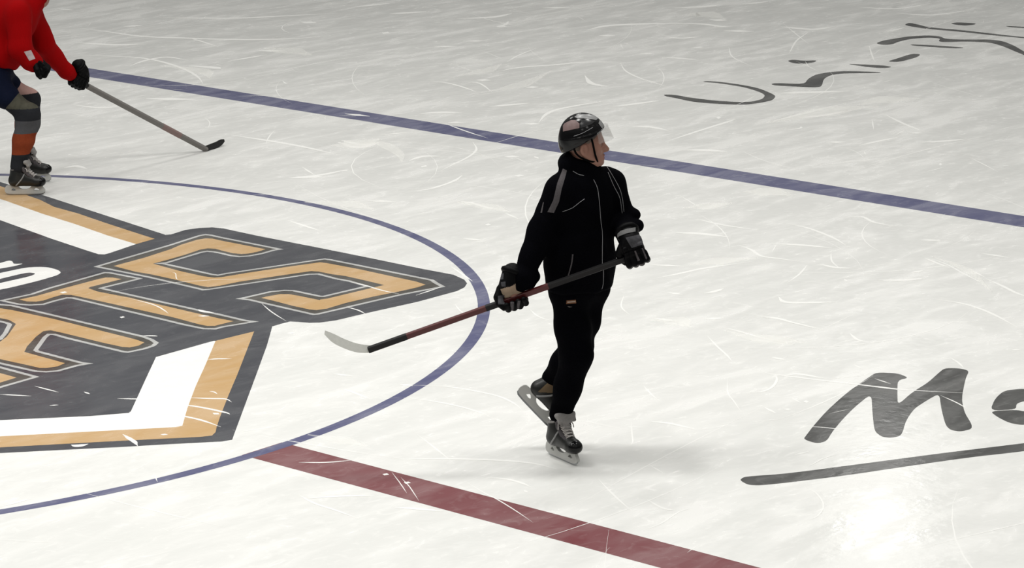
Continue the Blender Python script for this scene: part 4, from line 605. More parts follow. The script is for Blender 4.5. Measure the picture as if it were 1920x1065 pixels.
def both(f, g, k=0.01):
    return lambda p: -smin(-f(p), -g(p), k)
def half(pt, n):
    pt, n = np.asarray(pt, float), unit(n)
    return lambda p: (p-pt)@n
def inframe(f, fr):
    R, o = fr
    return lambda p: f((p-o)@R)
def wrinkle(f, amp, freq, seed=0):
    g = np.random.default_rng(seed); D = g.normal(size=(5, 3)); D /= np.linalg.norm(D, axis=1)[:, None]
    ph = g.uniform(0, 6.28, 5); fq = freq*g.uniform(0.6, 1.5, 5)
    def h(p):
        s = 0
        for i in range(5): s = s+np.sin(p@D[i]*fq[i]+ph[i]+1.3*np.sin(p@D[(i+2) % 5]*fq[i]*0.6))
        return f(p)+amp*s/2.2
    return h

def net(f, lo, hi, h):
    """surface nets over the box lo..hi at cell size h; only blocks near the surface are evaluated"""
    lo, hi = np.asarray(lo, float), np.asarray(hi, float); B = 12
    nb = np.ceil((hi-lo)/(h*B)).astype(int); n = nb*B+1
    F = np.full(tuple(n), 1.0, dtype=np.float32)
    g = np.stack(np.meshgrid(*[np.arange(k) for k in nb], indexing='ij'), -1).reshape(-1, 3)
    d = f(lo+(g+0.5)*B*h)
    F_sign = d < 0
    act = np.abs(d) < B*h*1.25
    for q in g[~act & F_sign]:
        F[q[0]*B:q[0]*B+B+1, q[1]*B:q[1]*B+B+1, q[2]*B:q[2]*B+B+1] = -1.0
    off = np.stack(np.meshgrid(*[np.arange(B+1)]*3, indexing='ij'), -1).reshape(-1, 3)
    A = g[act]
    for s in range(0, len(A), 60):
        a = A[s:s+60]
        ix = (a[:, None, :]*B+off[None]).reshape(-1, 3)
        F[ix[:, 0], ix[:, 1], ix[:, 2]] = f(lo+ix*h)
    neg = F < 0
    c = np.zeros(tuple(n-1), dtype=np.int8)
    for i in (0, 1):
        for j in (0, 1):
            for k in (0, 1): c += neg[i:n[0]-1+i, j:n[1]-1+j, k:n[2]-1+k]
    cells = np.argwhere((c > 0) & (c < 8))
    acc = np.zeros((len(cells), 3)); cnt = np.zeros(len(cells))
    cor = [(i, j, k) for i in (0, 1) for j in (0, 1) for k in (0, 1)]
    val = [F[cells[:, 0]+i, cells[:, 1]+j, cells[:, 2]+k].astype(float) for i, j, k in cor]
    for a in range(8):
        for b in range(a+1, 8):
            df = np.array(cor[b])-np.array(cor[a])
            if np.abs(df).sum() != 1: continue
            m = (val[a] < 0) != (val[b] < 0)
            t = np.where(m, val[a]/np.where(m, val[a]-val[b], 1), 0)
            acc += (np.array(cor[a])[None]+t[:, None]*df[None])*m[:, None]; cnt += m
    verts = lo+(cells+acc/cnt[:, None])*h
    idx = np.full(tuple(n-1), -1, dtype=np.int64); idx[cells[:, 0], cells[:, 1], cells[:, 2]] = np.arange(len(cells))
    faces = []
    for ax in range(3):
        u, v = (ax+1) % 3, (ax+2) % 3
        sl0 = [slice(None)]*3; sl1 = [slice(None)]*3; sl0[ax] = slice(0, -1); sl1[ax] = slice(1, None)
        ch = neg[tuple(sl0)] != neg[tuple(sl1)]
        e = np.argwhere(ch)
        e = e[(e[:, u] > 0) & (e[:, v] > 0) & (e[:, u] < n[u]-1) & (e[:, v] < n[v]-1)]
        if not len(e): continue
        def cell(du, dv):
            q = e.copy(); q[:, u] -= du; q[:, v] -= dv; return idx[q[:, 0], q[:, 1], q[:, 2]]
        Q = np.stack([cell(1, 1), cell(0, 1), cell(0, 0), cell(1, 0)], 1)
        inside = neg[e[:, 0], e[:, 1], e[:, 2]]
        Q[~inside] = Q[~inside][:, ::-1]
        faces.append(Q[(Q >= 0).all(1)])
    return verts, np.concatenate(faces)

def solid(name, f, lo, hi, h, mats, parent, fr=None, pick=None):
    """mesh the solid f (given in frame fr); pick(points) chooses a material slot per face"""
    v, q = net(f, lo, hi, h)
    idx = None
    if pick is not None: idx = pick(v[q].mean(1))
    if fr is not None: v = v@fr[0].T+fr[1]
    return mesh_obj(name, v, q, mats, parent, smooth=True, idx=idx)

def tube(path, r, n=8, closed=False):
    """verts, faces of a round tube along a path (radius a number or one per point)"""
    P = np.asarray(path, float); m = len(P); R = np.full(m, r) if np.isscalar(r) else np.asarray(r, float)
    T = np.gradient(P, axis=0); T /= np.linalg.norm(T, axis=1)[:, None]+1e-12
    ref = V(0.13, 0.31, 0.94); vs = []; fs = []
    for i in range(m):
        a = unit(np.cross(T[i], ref)); b = np.cross(T[i], a)
        for k in range(n):
            t = 2*math.pi*k/n; vs.append(P[i]+R[i]*(a*math.cos(t)+b*math.sin(t)))
    for i in range(m-1):
        for k in range(n): fs.append((i*n+k, i*n+(k+1) % n, (i+1)*n+(k+1) % n, (i+1)*n+k))
    fs.append(tuple(range(n))[::-1]); fs.append(tuple((m-1)*n+k for k in range(n)))
    return vs, fs
def smooth_path(pts, n=6):
    P = np.asarray(pts, float); Q = np.vstack([2*P[0]-P[1], P, 2*P[-1]-P[-2]]); o = []
    for i in range(1, len(Q)-2):
        a, b, c, d = Q[i-1:i+3]
        for t in np.arange(n)/n: o.append(0.5*(2*b+(c-a)*t+(2*a-5*b+4*c-d)*t*t+(3*b-a-3*c+d)*t**3))
    o.append(P[-1]); return np.array(o)
def tubes(name, paths, m, parent, fr=None, n=8):
    vs, fs = [], []
    for p, r in paths:
        v, f = tube(p, r, n); b = len(vs); vs += v; fs += [tuple(b+i for i in q) for q in f]
    v = np.array(vs)
    if fr is not None: v = v@fr[0].T+fr[1]
    return mesh_obj(name, v, fs, m, parent, smooth=True)

from mathutils.bvhtree import BVHTree
def bvh(o):
    me = o.data
    return BVHTree.FromPolygons([v.co.copy() for v in me.vertices], [tuple(p.vertices) for p in me.polygons])
def inside_poly(x, y, poly):
    c = False; n = len(poly)
    for i in range(n):
        (x1, y1), (x2, y2) = poly[i], poly[i-1]
        if (y1 > y) != (y2 > y) and x < (x2-x1)*(y-y1)/(y2-y1)+x1: c = not c
    return c
from mathutils.geometry import delaunay_2d_cdt
def patch(name, tree, poly, m, parent, org, ex, ey, step=0.003, lift=0.0015):
    """a sewn or stuck-on patch: the outline poly (in the plane org, ex, ey) laid onto a surface along ey x ex"""
    org, ex, ey = Vector(org), Vector(ex).normalized(), Vector(ey).normalized(); dr = ey.cross(ex)
    rim = []
    for i in range(len(poly)):
        a, b = Vector(poly[i]), Vector(poly[(i+1) % len(poly)]); k = max(1, int((b-a).length/step))
        rim += [a+(b-a)*j/k for j in range(k)]
    n = len(rim); pts = list(rim)
    xs = [p[0] for p in poly]; ys = [p[1] for p in poly]
    for i in range(int((max(xs)-min(xs))/step)+1):
        for j in range(int((max(ys)-min(ys))/step)+1):
            x, y = min(xs)+(i+0.5)*step, min(ys)+(j+0.5)*step
            if inside_poly(x, y, poly) and min((q-Vector((x, y))).length for q in rim) > step*0.45: pts.append(Vector((x, y)))
    v2, _, tri, _, _, _ = delaunay_2d_cdt(pts, [(i, (i+1) % n) for i in range(n)], [], 1, 1e-6)
    vs, ok = [], []
    for p in v2:
        o = org+ex*p.x+ey*p.y
        loc, nrm, _, dist = tree.ray_cast(o, dr)
        ok.append(loc is not None)
        if loc is None: vs.append(o); continue
        if nrm.dot(dr) > 0: nrm = -nrm
        vs.append(loc+nrm*lift)
    fs = [t for t in tri if all(ok[i] for i in t) and max((vs[t[a]]-vs[t[a-1]]).length for a in range(3)) < 12*step]
    if not fs: return None
    use = sorted({i for t in fs for i in t}); at = {i: k for k, i in enumerate(use)}
    return mesh_obj(name, [vs[i] for i in use], [[at[i] for i in t] for t in fs], m, parent, smooth=True)
def seam(name, tree, lines, m, parent, org, ex, ey, r=0.0022):
    """piping or zip laid on a surface: each line is points in the plane (org, ex, ey)"""
    org, ex, ey = Vector(org), Vector(ex).normalized(), Vector(ey).normalized(); dr = ey.cross(ex)
    paths = []
    for ln in lines:
        p = np.array([(a, b, 0) for a, b in ln]); p = smooth_path(p, 8) if len(p) > 2 else p[0]+(p[-1]-p[0])*np.linspace(0, 1, 12)[:, None]
        o = []
        for a, b, _ in p:
            loc, nrm, _, _ = tree.ray_cast(org+ex*a+ey*b, dr)
            if loc is not None: o.append(np.array(loc)-np.array(dr)*r*0.4)
        if len(o) > 2: paths.append((o, r))
    return tubes(name, paths, m, parent, n=6)
def prism(loops, t):
    """a plate: outline (first loop) with holes, in x,z, thickness t along y"""
    pts = [p for lp in loops for p in lp]; n = len(pts)
    vs = [(x, -t/2, z) for x, z in pts]+[(x, t/2, z) for x, z in pts]
    fs = []
    for tr_ in tessellate_polygon([[Vector((x, z, 0)) for x, z in lp] for lp in loops]):
        fs.append(tr_); fs.append(tuple(n+k for k in reversed(tr_)))
    b = 0
    for lp in loops:
        m = len(lp)
        for k in range(m): fs.append((b+k, b+(k+1) % m, n+b+(k+1) % m, n+b+k))
        b += m
    return vs, fs
def plate(name, loops, t, m, parent, fr):
    vs, fs = prism(loops, t)
    o = mesh_obj(name, np.array(vs)@fr[0].T+fr[1], fs, m, parent)
    import bmesh
    b = bmesh.new(); b.from_mesh(o.data); bmesh.ops.recalc_face_normals(b, faces=b.faces); b.to_mesh(o.data); b.free()
    return o
# ------------------------------------------------------------------ people
SKIN = mat('skin', (0.30, 0.155, 0.115), 0.55, 0.25)
LIP = mat('lips', (0.30, 0.10, 0.085), 0.5, 0.3)
EYE = mat('shaded eye white', (0.26, 0.24, 0.22), 0.2, 0.5)  # white of the eye darkened, the brow's shade put into its colour
IRIS = mat('iris', (0.03, 0.02, 0.015), 0.2, 0.5)
HAIR = cloth('cropped hair', (0.10, 0.075, 0.06), (0.20, 0.16, 0.13), 220, 0.8, 0.2, 0.6)
BLACK = cloth('black track cloth', (0.0010, 0.0010, 0.0013), (0.0024, 0.0024, 0.0040), 90, 0.9, 0.02, 0.3)
NAVY = cloth('dark navy cloth', (0.0035, 0.0045, 0.012), (0.006, 0.008, 0.022), 60, 0.85, 0.08)
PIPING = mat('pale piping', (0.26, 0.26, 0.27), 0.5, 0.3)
GREYBAND = cloth('grey band', (0.050, 0.046, 0.048), (0.10, 0.09, 0.095), 120, 0.8, 0.15)
LEATHER = mat('black glove leather', (0.0018, 0.0018, 0.0022), 0.5, 0.07)
GLOVEGREY = cloth('grey glove trim', (0.020, 0.020, 0.023), (0.085, 0.085, 0.092), 60, 0.7, 0.2)
PALEBAND = cloth('pale grey webbing', (0.10, 0.10, 0.10), (0.19, 0.19, 0.19), 140, 0.8, 0.1)
PALM = cloth('tan palm leather', (0.30, 0.225, 0.16), (0.38, 0.29, 0.21), 40, 0.8, 0.15)
GLOSS = mat('black gloss shell', (0.003, 0.003, 0.0035), 0.16, 0.28)
SMOKE = mat('smoky grey shell', (0.022, 0.022, 0.023), 0.22, 0.35)
PALEGREY = mat('pale grey panel', (0.22, 0.22, 0.22), 0.3, 0.5)
PINK = cloth('faded pink panel', (0.24, 0.165, 0.16), (0.10, 0.065, 0.062), 35, 0.5, 0.3, 0.05)
STRAP = cloth('black webbing', (0.0015, 0.0015, 0.0015), None, 200, 0.85, 0.04)
VISOR = mat('clear visor', (0.45, 0.45, 0.44), 0.08, 0.5, Alpha=0.16)
BOOT = mat('black boot shell', (0.010, 0.0105, 0.010), 0.38, 0.35)
BOOTTAN = mat('tan boot panel', (0.16, 0.11, 0.06), 0.5, 0.3)
FELT = cloth('grey felt tongue', (0.20, 0.19, 0.185), (0.29, 0.28, 0.27), 150, 0.95, 0.1)
LACE = cloth('pale laces', (0.36, 0.34, 0.325), None, 300, 0.9, 0.1)
HOLDER = mat('off white blade holder', (0.46, 0.46, 0.44), 0.35, 0.4)
STEEL = mat('steel runner', (0.42, 0.43, 0.44), 0.22, 0.5, 1.0)

def head_solid(lean=1.0):
    """a man's head and upper neck: x forward, y to his left, z up, origin between the ears"""
    s = U([el((-0.012, 0, 0.045), (0.097, 0.077, 0.098)), el((0.030, 0, -0.025), (0.062, 0.062, 0.080))], 0.05)
    s = U([s, el((0.036, 0, -0.075), (0.050, 0.050, 0.036)), el((0.074, 0, -0.097), (0.022, 0.024, 0.018)),
           rc((-0.005, 0.058, -0.05), (0.055, 0.03, -0.094), 0.016, 0.015), rc((-0.005, -0.058, -0.05), (0.055, -0.03, -0.094), 0.016, 0.015)], 0.03)
    s = U([s, rc((0.073, -0.034, 0.024), (0.082, -0.010, 0.022), 0.010), rc((0.073, 0.034, 0.024), (0.082, 0.010, 0.022), 0.010),
           el((0.058, 0.042, -0.018), (0.024, 0.020, 0.018)), el((0.058, -0.042, -0.018), (0.024, 0.020, 0.018))], 0.02)
    for sg in (-1, 1): s = cut(s, el((0.090, sg*0.031, 0.003), (0.020, 0.018, 0.012)), 0.012)
    s = U([s, rc((0.083, 0, 0.018), (0.115, 0, -0.026), 0.0095, 0.0125), el((0.101, 0.012, -0.033), (0.013, 0.0085, 0.008)), el((0.101, -0.012, -0.033), (0.013, 0.0085, 0.008))], 0.012)
    s = U([s, el((0.088, 0, -0.060), (0.016, 0.024, 0.009)), el((0.087, 0, -0.074), (0.014, 0.021, 0.008))], 0.010)
    s = cut(s, rc((0.100, -0.022, -0.0665), (0.100, 0.022, -0.0665), 0.0035), 0.004)
    for sg in (-1, 1):
        s = U([s, el((0.073, sg*0.031, 0.004), (0.0125, 0.0125, 0.0115))], 0.003)
        R = np.array([[1, 0.25*sg, 0], [-0.25*sg, 1, 0], [0, 0, 1.0]]); R /= np.linalg.norm(R, axis=0)
        e_ = el((-0.012, sg*0.081, -0.010), (0.023, 0.011, 0.036), R)
        e_ = cut(e_, el((-0.006, sg*0.092, -0.006), (0.012, 0.008, 0.020)), 0.004)
        s = U([s, e_], 0.008)
    return U([s, rc((-0.030, 0, -0.045), (-0.045, 0, -0.16), 0.054, 0.060)], 0.03)

def head_pick(fr, cheek=None):
    R, o = fr
    def f(p):
        q = (p-o)@R; i = np.zeros(len(p), dtype=int)
        x, y, z = q.T
        i[(x > 0.088) & (np.abs(y) < 0.021) & (z < -0.056) & (z > -0.080)] = 1
        ay = np.abs(y)-0.031
        i[(x > 0.0765) & (np.abs(ay) < 0.010) & (np.abs(z-0.003) < 0.0035)] = 2
        i[(x > 0.082) & (ay**2+(z-0.003)**2 < 0.0045**2)] = 3
        return i
    return f

def make_body(parent, fr, J, lo, hi, h=0.005):
    """one continuous skin: head, neck, trunk, arms with hands, legs with feet, along the joints J"""
    hd = inframe(head_solid(), fr); R, o = fr
    neck = o+R@V(-0.045, 0, -0.15)
    parts = [rc(neck, J['chest'], 0.055, 0.09), rc(J['chest'], J['belly'], 0.105, 0.09), rc(J['belly'], J['pelvis'], 0.09, 0.085),
             rc(J['rsh'], J['lsh'], 0.05)]
    for s in 'rl':
        parts += [rc(J[s+'sh'], J[s+'el'], 0.045, 0.036), rc(J[s+'el'], J[s+'wr'], 0.036, 0.026), rc(J[s+'wr'], J[s+'ha'], 0.024, 0.026),
                  rc(J[s+'hip'], J[s+'kn'], 0.064, 0.045), rc(J[s+'kn'], J[s+'an'], 0.045, 0.032), rc(J[s+'an'], J[s+'to'], 0.032, 0.024)]
    f = U([U(parts, 0.03), hd], 0.02)
    return solid('body', f, lo, hi, h, [SKIN, LIP, EYE, IRIS], parent, pick=head_pick(fr))

def make_helmet(person, fr, shell, vis=True, body_bvh=None):
    def rim(p): return -((p-V(0.0, 0, 0.033))@unit((-0.60, 0, 1.0)))
    out = U([el((-0.014, 0, 0.050), (0.126, 0.104, 0.122)), el((-0.085, 0, 0.000), (0.050, 0.074, 0.060))], 0.04)
    ridge_glint = cut(both(el((-0.014, 0, 0.054), (0.131, 0.108, 0.127)), half((0, 0, 0.092), (0.30, 0, 1)), 0.004), el((-0.03, 0, 0.19), (0.11, 0.055, 0.08)), 0.006)
    band = both(el((-0.014, 0, 0.050), (0.1295, 0.1075, 0.125)), both(half((0, 0, 0.070), (-0.25, 0, 1)), half((0, 0, 0.040), (0.25, 0, -1)), 0.004), 0.004)
    s = U([out, band], 0.004)
    s = both(cut(s, el((-0.012, 0, 0.045), (0.110, 0.089, 0.108)), 0.004), rim, 0.006)
    hel = solid('helmet', s, (-0.16, -0.13, -0.10), (0.14, 0.13, 0.20), 0.0035, [shell], person, fr)
    if vis:
        vs, fs = [], []; na, nz = 28, 10
        for i in range(na+1):
            a = (i/na-0.5)*2.0
            for k in range(nz+1):
                t = k/nz; g = min(1, abs(a)/1.0)
                x0 = -0.014+0.128*math.cos(a)
                top = 0.033+0.6*x0+0.012; low = 0.034*(1-g*g)+0.022*g*g
                r = 1.0+0.26*t*(1-0.5*g*g)
                vs.append((-0.014+0.132*r*math.cos(a), 0.107*(1+0.06*t)*math.sin(a), top*(1-t)+low*t))
        for i in range(na):
            for k in range(nz): b = i*(nz+1)+k; fs.append((b, b+1, b+nz+2, b+nz+1))
        v = mesh_obj('visor', np.array(vs)@fr[0].T+fr[1], fs, VISOR, hel, smooth=True)
        md = v.modifiers.new('thickness', 'SOLIDIFY'); md.thickness = 0.0025
        tag(v, 'clear plastic half visor')
    pts = lambda L: smooth_path([fr[1]+fr[0]@V(*p) for p in L], 6)
    st = [(pts([(0.024, s_*0.097, 0.060), (0.034, s_*0.093, 0.020), (0.045, s_*0.076, -0.035), (0.060, s_*0.048, -0.085), (0.068, s_*0.018, -0.116)]), 0.0055) for s_ in (-1, 1)]
    st += [(pts([(-0.066, s_*0.090, -0.004), (-0.052, s_*0.086, -0.032), (-0.020, s_*0.080, -0.058), (0.025, s_*0.066, -0.078), (0.052, s_*0.052, -0.078)]), 0.0055) for s_ in (-1, 1)]
    st.append((pts([(0.062, -0.034, -0.108), (0.074, 0, -0.120), (0.062, 0.034, -0.108)]), 0.010))
    tubes('chin_strap', st, STRAP, hel)
    return hel

def make_glove(person, fr, fore, thumb, leather, trim, name='glove', roll=True):
    """padded hockey glove closed round a shaft along x; z towards the wrist, -y the back of the hand; fore = forearm direction in this frame"""
    fore = unit(fore)
    palm = [bx((0, -0.026, 0.040), (0.056, 0.022, 0.052), 0.018), bx((0, -0.008, 0.052), (0.050, 0.020, 0.040), 0.016)]
    wr = V(0, -0.008, 0.085)
    cuff = [rc(wr, wr+fore*0.055, 0.050, 0.056)]
    fingers = []
    for i in range(4):
        x = (-0.047+0.031*i)*(-thumb); ln = (0.94, 1.0, 1.04, 0.92)[i]
        fingers.append(U(chain([V(x, -0.036, 0.002), V(x*1.03, -0.040*ln, -0.034*ln), V(x*1.04, 0.006, -0.047*ln), V(x*1.03, 0.036, -0.016)], [0.0185, 0.0185, 0.0175, 0.0155]), 0.004))
    th = U(chain([V(thumb*0.052, -0.014, 0.070), V(thumb*0.078, 0.004, 0.034), V(thumb*0.078, 0.024, 0.002), V(thumb*0.066, 0.034, -0.024)], [0.022, 0.024, 0.021, 0.0165]), 0.006)
    pads = [bx((x, -0.046, z), (0.0135, 0.012, 0.013), 0.007) for x in (-0.042, -0.014, 0.014, 0.042) for z in (0.022, 0.052)]
    f = fingers[0]
    for g_ in fingers[1:]: f = U([f, g_], 0.003)
    f = U([U(palm+cuff, 0.02), U(pads, 0.002), f, th], 0.006)
    f = cut(f, rc((-0.2, 0, 0), (0.2, 0, 0), 0.0135), 0.003) if roll else U([f, rc((-0.045, 0, 0), (0.045, 0, 0), 0.03)], 0.01)
    g = solid(name, f, (-0.15, -0.15, -0.10), (0.15, 0.13, 0.22), 0.0035, [leather, PALM], person, fr,
              pick=lambda p: ((p[:, 1] > 0.0) & (np.abs(p[:, 0]) < 0.05) & (p[:, 2] > 0.008) & (p[:, 2] < 0.075)).astype(int))
    a = wr+fore*0.050
    rr, c2 = [], unit(np.cross(fore, V(0.3, 1, 0.2))); c3 = np.cross(fore, c2)
    ring = lambda q, r, n=24: [q+r*(c2*math.cos(2*math.pi*k/n)+c3*math.sin(2*math.pi*k/n)) for k in range(n+1)]
    W = lambda P: [fr[1]+fr[0]@p for p in P]
    if roll: tubes('cuff_roll', [(W(ring(a+fore*0.012, 0.050)), 0.017)], leather, g)
    return g, W

def make_skate(person, fr, tan=False):
    """hockey skate: x towards the toe, z up, origin under the middle of the blade"""
    foot = [rc((-0.080, 0, 0.110), (0.085, 0, 0.104), 0.040, 0.037), el((0.112, 0, 0.103), (0.047, 0.043, 0.037)),
            rc((-0.070, 0, 0.120), (-0.052, 0, 0.245), 0.043, 0.050), rc((-0.050, 0, 0.165), (0.045, 0, 0.130), 0.040, 0.032)]
    f = U(foot, 0.035)
    f = both(f, half((0, 0, 0.066), (0, 0, -1)), 0.008)
    f = both(f, half((0, 0, 0.232), (-0.25, 0, 1)), 0.008)
    f = cut(f, rc((-0.050, 0, 0.205), (-0.030, 0, 0.31), 0.037, 0.05), 0.006)
    capline = lambda p: (p[:, 0] > 0.078).astype(int)*1
    def pick(p):
        i = np.zeros(len(p), dtype=int)
        if tan: i[(p[:, 0] < -0.015) & (p[:, 0] > -0.075) & (p[:, 2] > 0.10) & (p[:, 2] < 0.215) & (np.abs(p[:, 0]*0.9+0.20-p[:, 2]) < 0.035)] = 2
        i[(p[:, 2]-0.25*p[:, 0] > 0.228)] = 1
        return i
    sk = solid('ice_skate', f, (-0.15, -0.08, 0.05), (0.18, 0.08, 0.30), 0.0035, [BOOT, FELT, BOOTTAN], person, fr, pick=pick)
    W = lambda P: np.asarray(P)@fr[0].T+fr[1]
    cap = both(el((0.114, 0, 0.103), (0.0495, 0.0455, 0.0395)), both(half((0.090, 0, 0), (-1, 0, 0.25)), half((0, 0, 0.067), (0, 0, -1)), 0.004), 0.004)
    solid('toe_cap', cap, (0.05, -0.06, 0.05), (0.18, 0.06, 0.16), 0.0035, [GLOSS], sk, fr)
    # facing with eyelets on both sides of the laces
    for sg in (-1, 1):
        fc = U(chain([V(0.072, sg*0.026, 0.136), V(0.036, sg*0.029, 0.158), V(0.008, sg*0.034, 0.192), V(0.001, sg*0.036, 0.214)], [0.009, 0.011, 0.012, 0.012]), 0.01)
        solid('facing', fc, (-0.03, -0.06, 0.11), (0.10, 0.06, 0.24), 0.003, [GREYBAND], sk, fr)
    tR = frame((1, 0, 0.55), (-0.55, 0, 1))[0]
    tg = U([rc((0.056, 0, 0.145), (0.018, 0, 0.200), 0.020, 0.026), bx((0.034, 0, 0.243), (0.010, 0.058, 0.024), 0.009, tR), rc((0.018, -0.052, 0.262), (0.018, 0.052, 0.262), 0.011)], 0.022)
    solid('tongue', tg, (-0.04, -0.08, 0.10), (0.11, 0.08, 0.30), 0.0035, [FELT], sk, fr)
    L = []
    for k in range(6):
        t = k/5; x = 0.074-0.062*t-0.01*t*t; z = 0.146+0.066*t
        L.append((W(smooth_path([(x, -0.027-0.008*t, z), (x+0.012, 0, z+0.012), (x-0.006, 0.027+0.008*t, z+0.010)], 5)), 0.0032))
        L.append((W(smooth_path([(x, 0.027+0.008*t, z), (x+0.013, 0, z+0.012), (x-0.006, -0.027-0.008*t, z+0.010)], 5)), 0.0032))
    for sg in (-1, 1): L.append((W(smooth_path([(0.002, sg*0.030, 0.218), (0.026, sg*0.046, 0.208), (0.032, sg*0.050, 0.185)], 6)), 0.0028))
    tubes('laces', L, LACE, sk)
    bt = bvh(sk)
    for sg in (-1, 1):                                   # pale trim sweeping from the heel post up to the eyelets, and round the collar
        tr_ = [(-0.062, 0.078), (-0.040, 0.100), (-0.010, 0.135), (0.012, 0.178)]
        pl = []
        for x, z in smooth_path([(x, z, 0) for x, z in tr_], 5)[:, :2]:
            o = Vector(fr[1]+fr[0]@V(x, sg*0.12, z)); d = Vector(fr[0]@V(0, -sg, 0)); q = bt.ray_cast(o, d)[0]
            if q is not None: pl.append(np.array(q))
        if len(pl) > 3: tubes('side_trim', [(pl, 0.0055)], PALEGREY, sk)
    ring = [(-0.050+0.050*math.cos(t), 0.050*math.sin(t), 0.221+0.25*(-0.050+0.050*math.cos(t))) for t in np.linspace(0.9, 2*math.pi-0.9, 26)]
    tubes('collar_trim', [(W(np.array(ring)), 0.0055)], FELT, sk)
    arc = lambda cx, cz, r, a0, a1, n=6: [(cx+r*math.cos(math.radians(a0+(a1-a0)*k/n)), cz+r*math.sin(math.radians(a0+(a1-a0)*k/n))) for k in range(n+1)]
    def loop(p): return [(q[0], q[1]) for q in smooth_path([(x, z, 0) for x, z in p+p[:1]], 5)[:-1]]
    outer = loop([(-0.154, 0.046), (-0.152, 0.028), (-0.132, 0.014), (-0.060, 0.011), (0.060, 0.011), (0.125, 0.013), (0.150, 0.024), (0.154, 0.040), (0.140, 0.060), (0.124, 0.074), (0.060, 0.074), (0.038, 0.056), (0.010, 0.046), (-0.025, 0.047), (-0.046, 0.060), (-0.062, 0.076), (-0.128, 0.078), (-0.148, 0.066)])
    holes = [loop([(-0.104, 0.040), (-0.080, 0.035), (-0.070, 0.042), (-0.090, 0.055)]), loop([(0.066, 0.038), (0.100, 0.036), (0.112, 0.044), (0.085, 0.054)])]
    plate('blade_holder', [outer]+holes, 0.020, HOLDER, sk, fr)
    run = [(-0.152, 0.030), (-0.149, 0.014), (-0.135, 0.004), (-0.09, 0.0005), (0, 0), (0.09, 0.0005), (0.135, 0.005), (0.152, 0.018), (0.155, 0.032), (0.148, 0.034), (0.142, 0.020), (0.11, 0.014), (-0.115, 0.014), (-0.142, 0.020), (-0.146, 0.031)]
    plate('runner', [run], 0.0045, STEEL, sk, fr)
    return sk

# ---- the skater in black, standing on one skate in the middle of the picture
me_root = empty('person', (0.886, -5.94, 0), yaw-math.pi/2)       # local x runs to the right of the view, y away from it
tag(me_root, 'person in black tracksuit and helmet gliding on one skate, holding a stick across', 'person')
hf = frame((1, 0.04, 0.0), (0, 0, 1), (0.140, 0.0, 1.742))
J = dict(chest=V(0.125, 0.0, 1.42), belly=V(0.10, 0, 1.16), pelvis=V(0.10, 0.0, 0.96),
         rsh=V(0.000, -0.085, 1.515), rel=V(-0.115, -0.130, 1.285), rwr=V(-0.205, -0.215, 1.075), rha=V(-0.255, -0.235, 0.985),
         lsh=V(0.270, 0.090, 1.515), lel=V(0.335, 0.085, 1.315), lwr=V(0.355, -0.130, 1.265), lha=V(0.370, -0.225, 1.185),
         rhip=V(0.035, -0.055, 0.93), rkn=V(0.075, -0.070, 0.615), ran=V(-0.018, 0.030, 0.200), rto=V(0.030, -0.058, 0.112),
         lhip=V(0.148, 0.060, 0.93), lkn=V(0.085, 0.075, 0.620), lan=V(-0.052, 0.206, 0.375), lto=V(-0.035, 0.190, 0.245))
make_body(me_root, hf, J, (-0.36, -0.36, 0.03), (0.48, 0.32, 1.93))

hair = both(cut(el((-0.014, 0, 0.042), (0.102, 0.0815, 0.102)), half((0, 0, -0.052), (0, 0, 1)), 0.004), half((0.040, 0, 0), (1, 0, -0.35)), 0.006)
hair = cut(hair, el((0.045, 0, -0.02), (0.052, 0.09, 0.075)), 0.004)
for sg in (-1, 1): hair = cut(hair, el((-0.012, sg*0.085, -0.014), (0.026, 0.03, 0.040)), 0.004)
solid('hair', hair, (-0.14, -0.11, -0.08), (0.11, 0.11, 0.16), 0.0035, [HAIR], me_root, hf)
helmet = make_helmet(me_root, hf, GLOSS)
ht = bvh(helmet)
# panels let into the shell
det = lambda nm, tree, key, m, par, step=0.002, lift=0.0015, lb=None: (lambda D: tag(patch(nm, tree, D[3], m, par, D[0], D[1], D[2], step, lift), lb))(DETAIL[key])
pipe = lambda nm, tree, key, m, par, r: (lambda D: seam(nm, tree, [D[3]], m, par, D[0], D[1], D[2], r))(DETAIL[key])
det('rear_panel', ht, 'pink', PINK, helmet, lb='faded pink rear panel')
det('top_panel', ht, 'top', PALEGREY, helmet, lb='grey top panel')
det('side_panel', ht, 'side', SMOKE, helmet, lb='smoky side panel')
det('front_panel', ht, 'front', PALEGREY, helmet, lb='pale grey front panel')
pipe('shell_glint', ht, 'ridge_glint', PIPING, helmet, 0.0014)  # thin pale line standing in for a highlight on the gloss shell
# jacket
bodyR = np.stack([unit(V(-0.77, -0.64, 0)), unit(V(0.64, -0.77, 0)), V(0, 0, 1)], 1)     # his right, his front, up
trunk = U([el((0.130, 0.005, 1.40), (0.195, 0.140, 0.20), bodyR), el((0.105, 0.0, 1.16), (0.190, 0.150, 0.26), bodyR),
           both(el((0.100, 0.0, 1.02), (0.196, 0.152, 0.60), bodyR), both(half((0, 0, 0.965), (0, 0, -1)), half((0, 0, 1.25), (0, 0, 1)), 0.02), 0.02),
           rc(J['rsh'], J['lsh'], 0.078), rc((0.115, 0.01, 1.55), (0.118, 0.006, 1.628), 0.100, 0.082)], 0.07)
hood = rc((0.040, -0.045, 1.630), (0.040, 0.070, 1.650), 0.042)
collar = cut(rc((0.120, 0.004, 1.56), (0.120, 0.0, 1.700), 0.092, 0.084), rc((0.124, 0.0, 1.640), (0.128, 0, 1.80), 0.066, 0.075), 0.012)
collar = both(collar, half((0.13, 0, 1.664), (0.55, 0, 1)), 0.012)
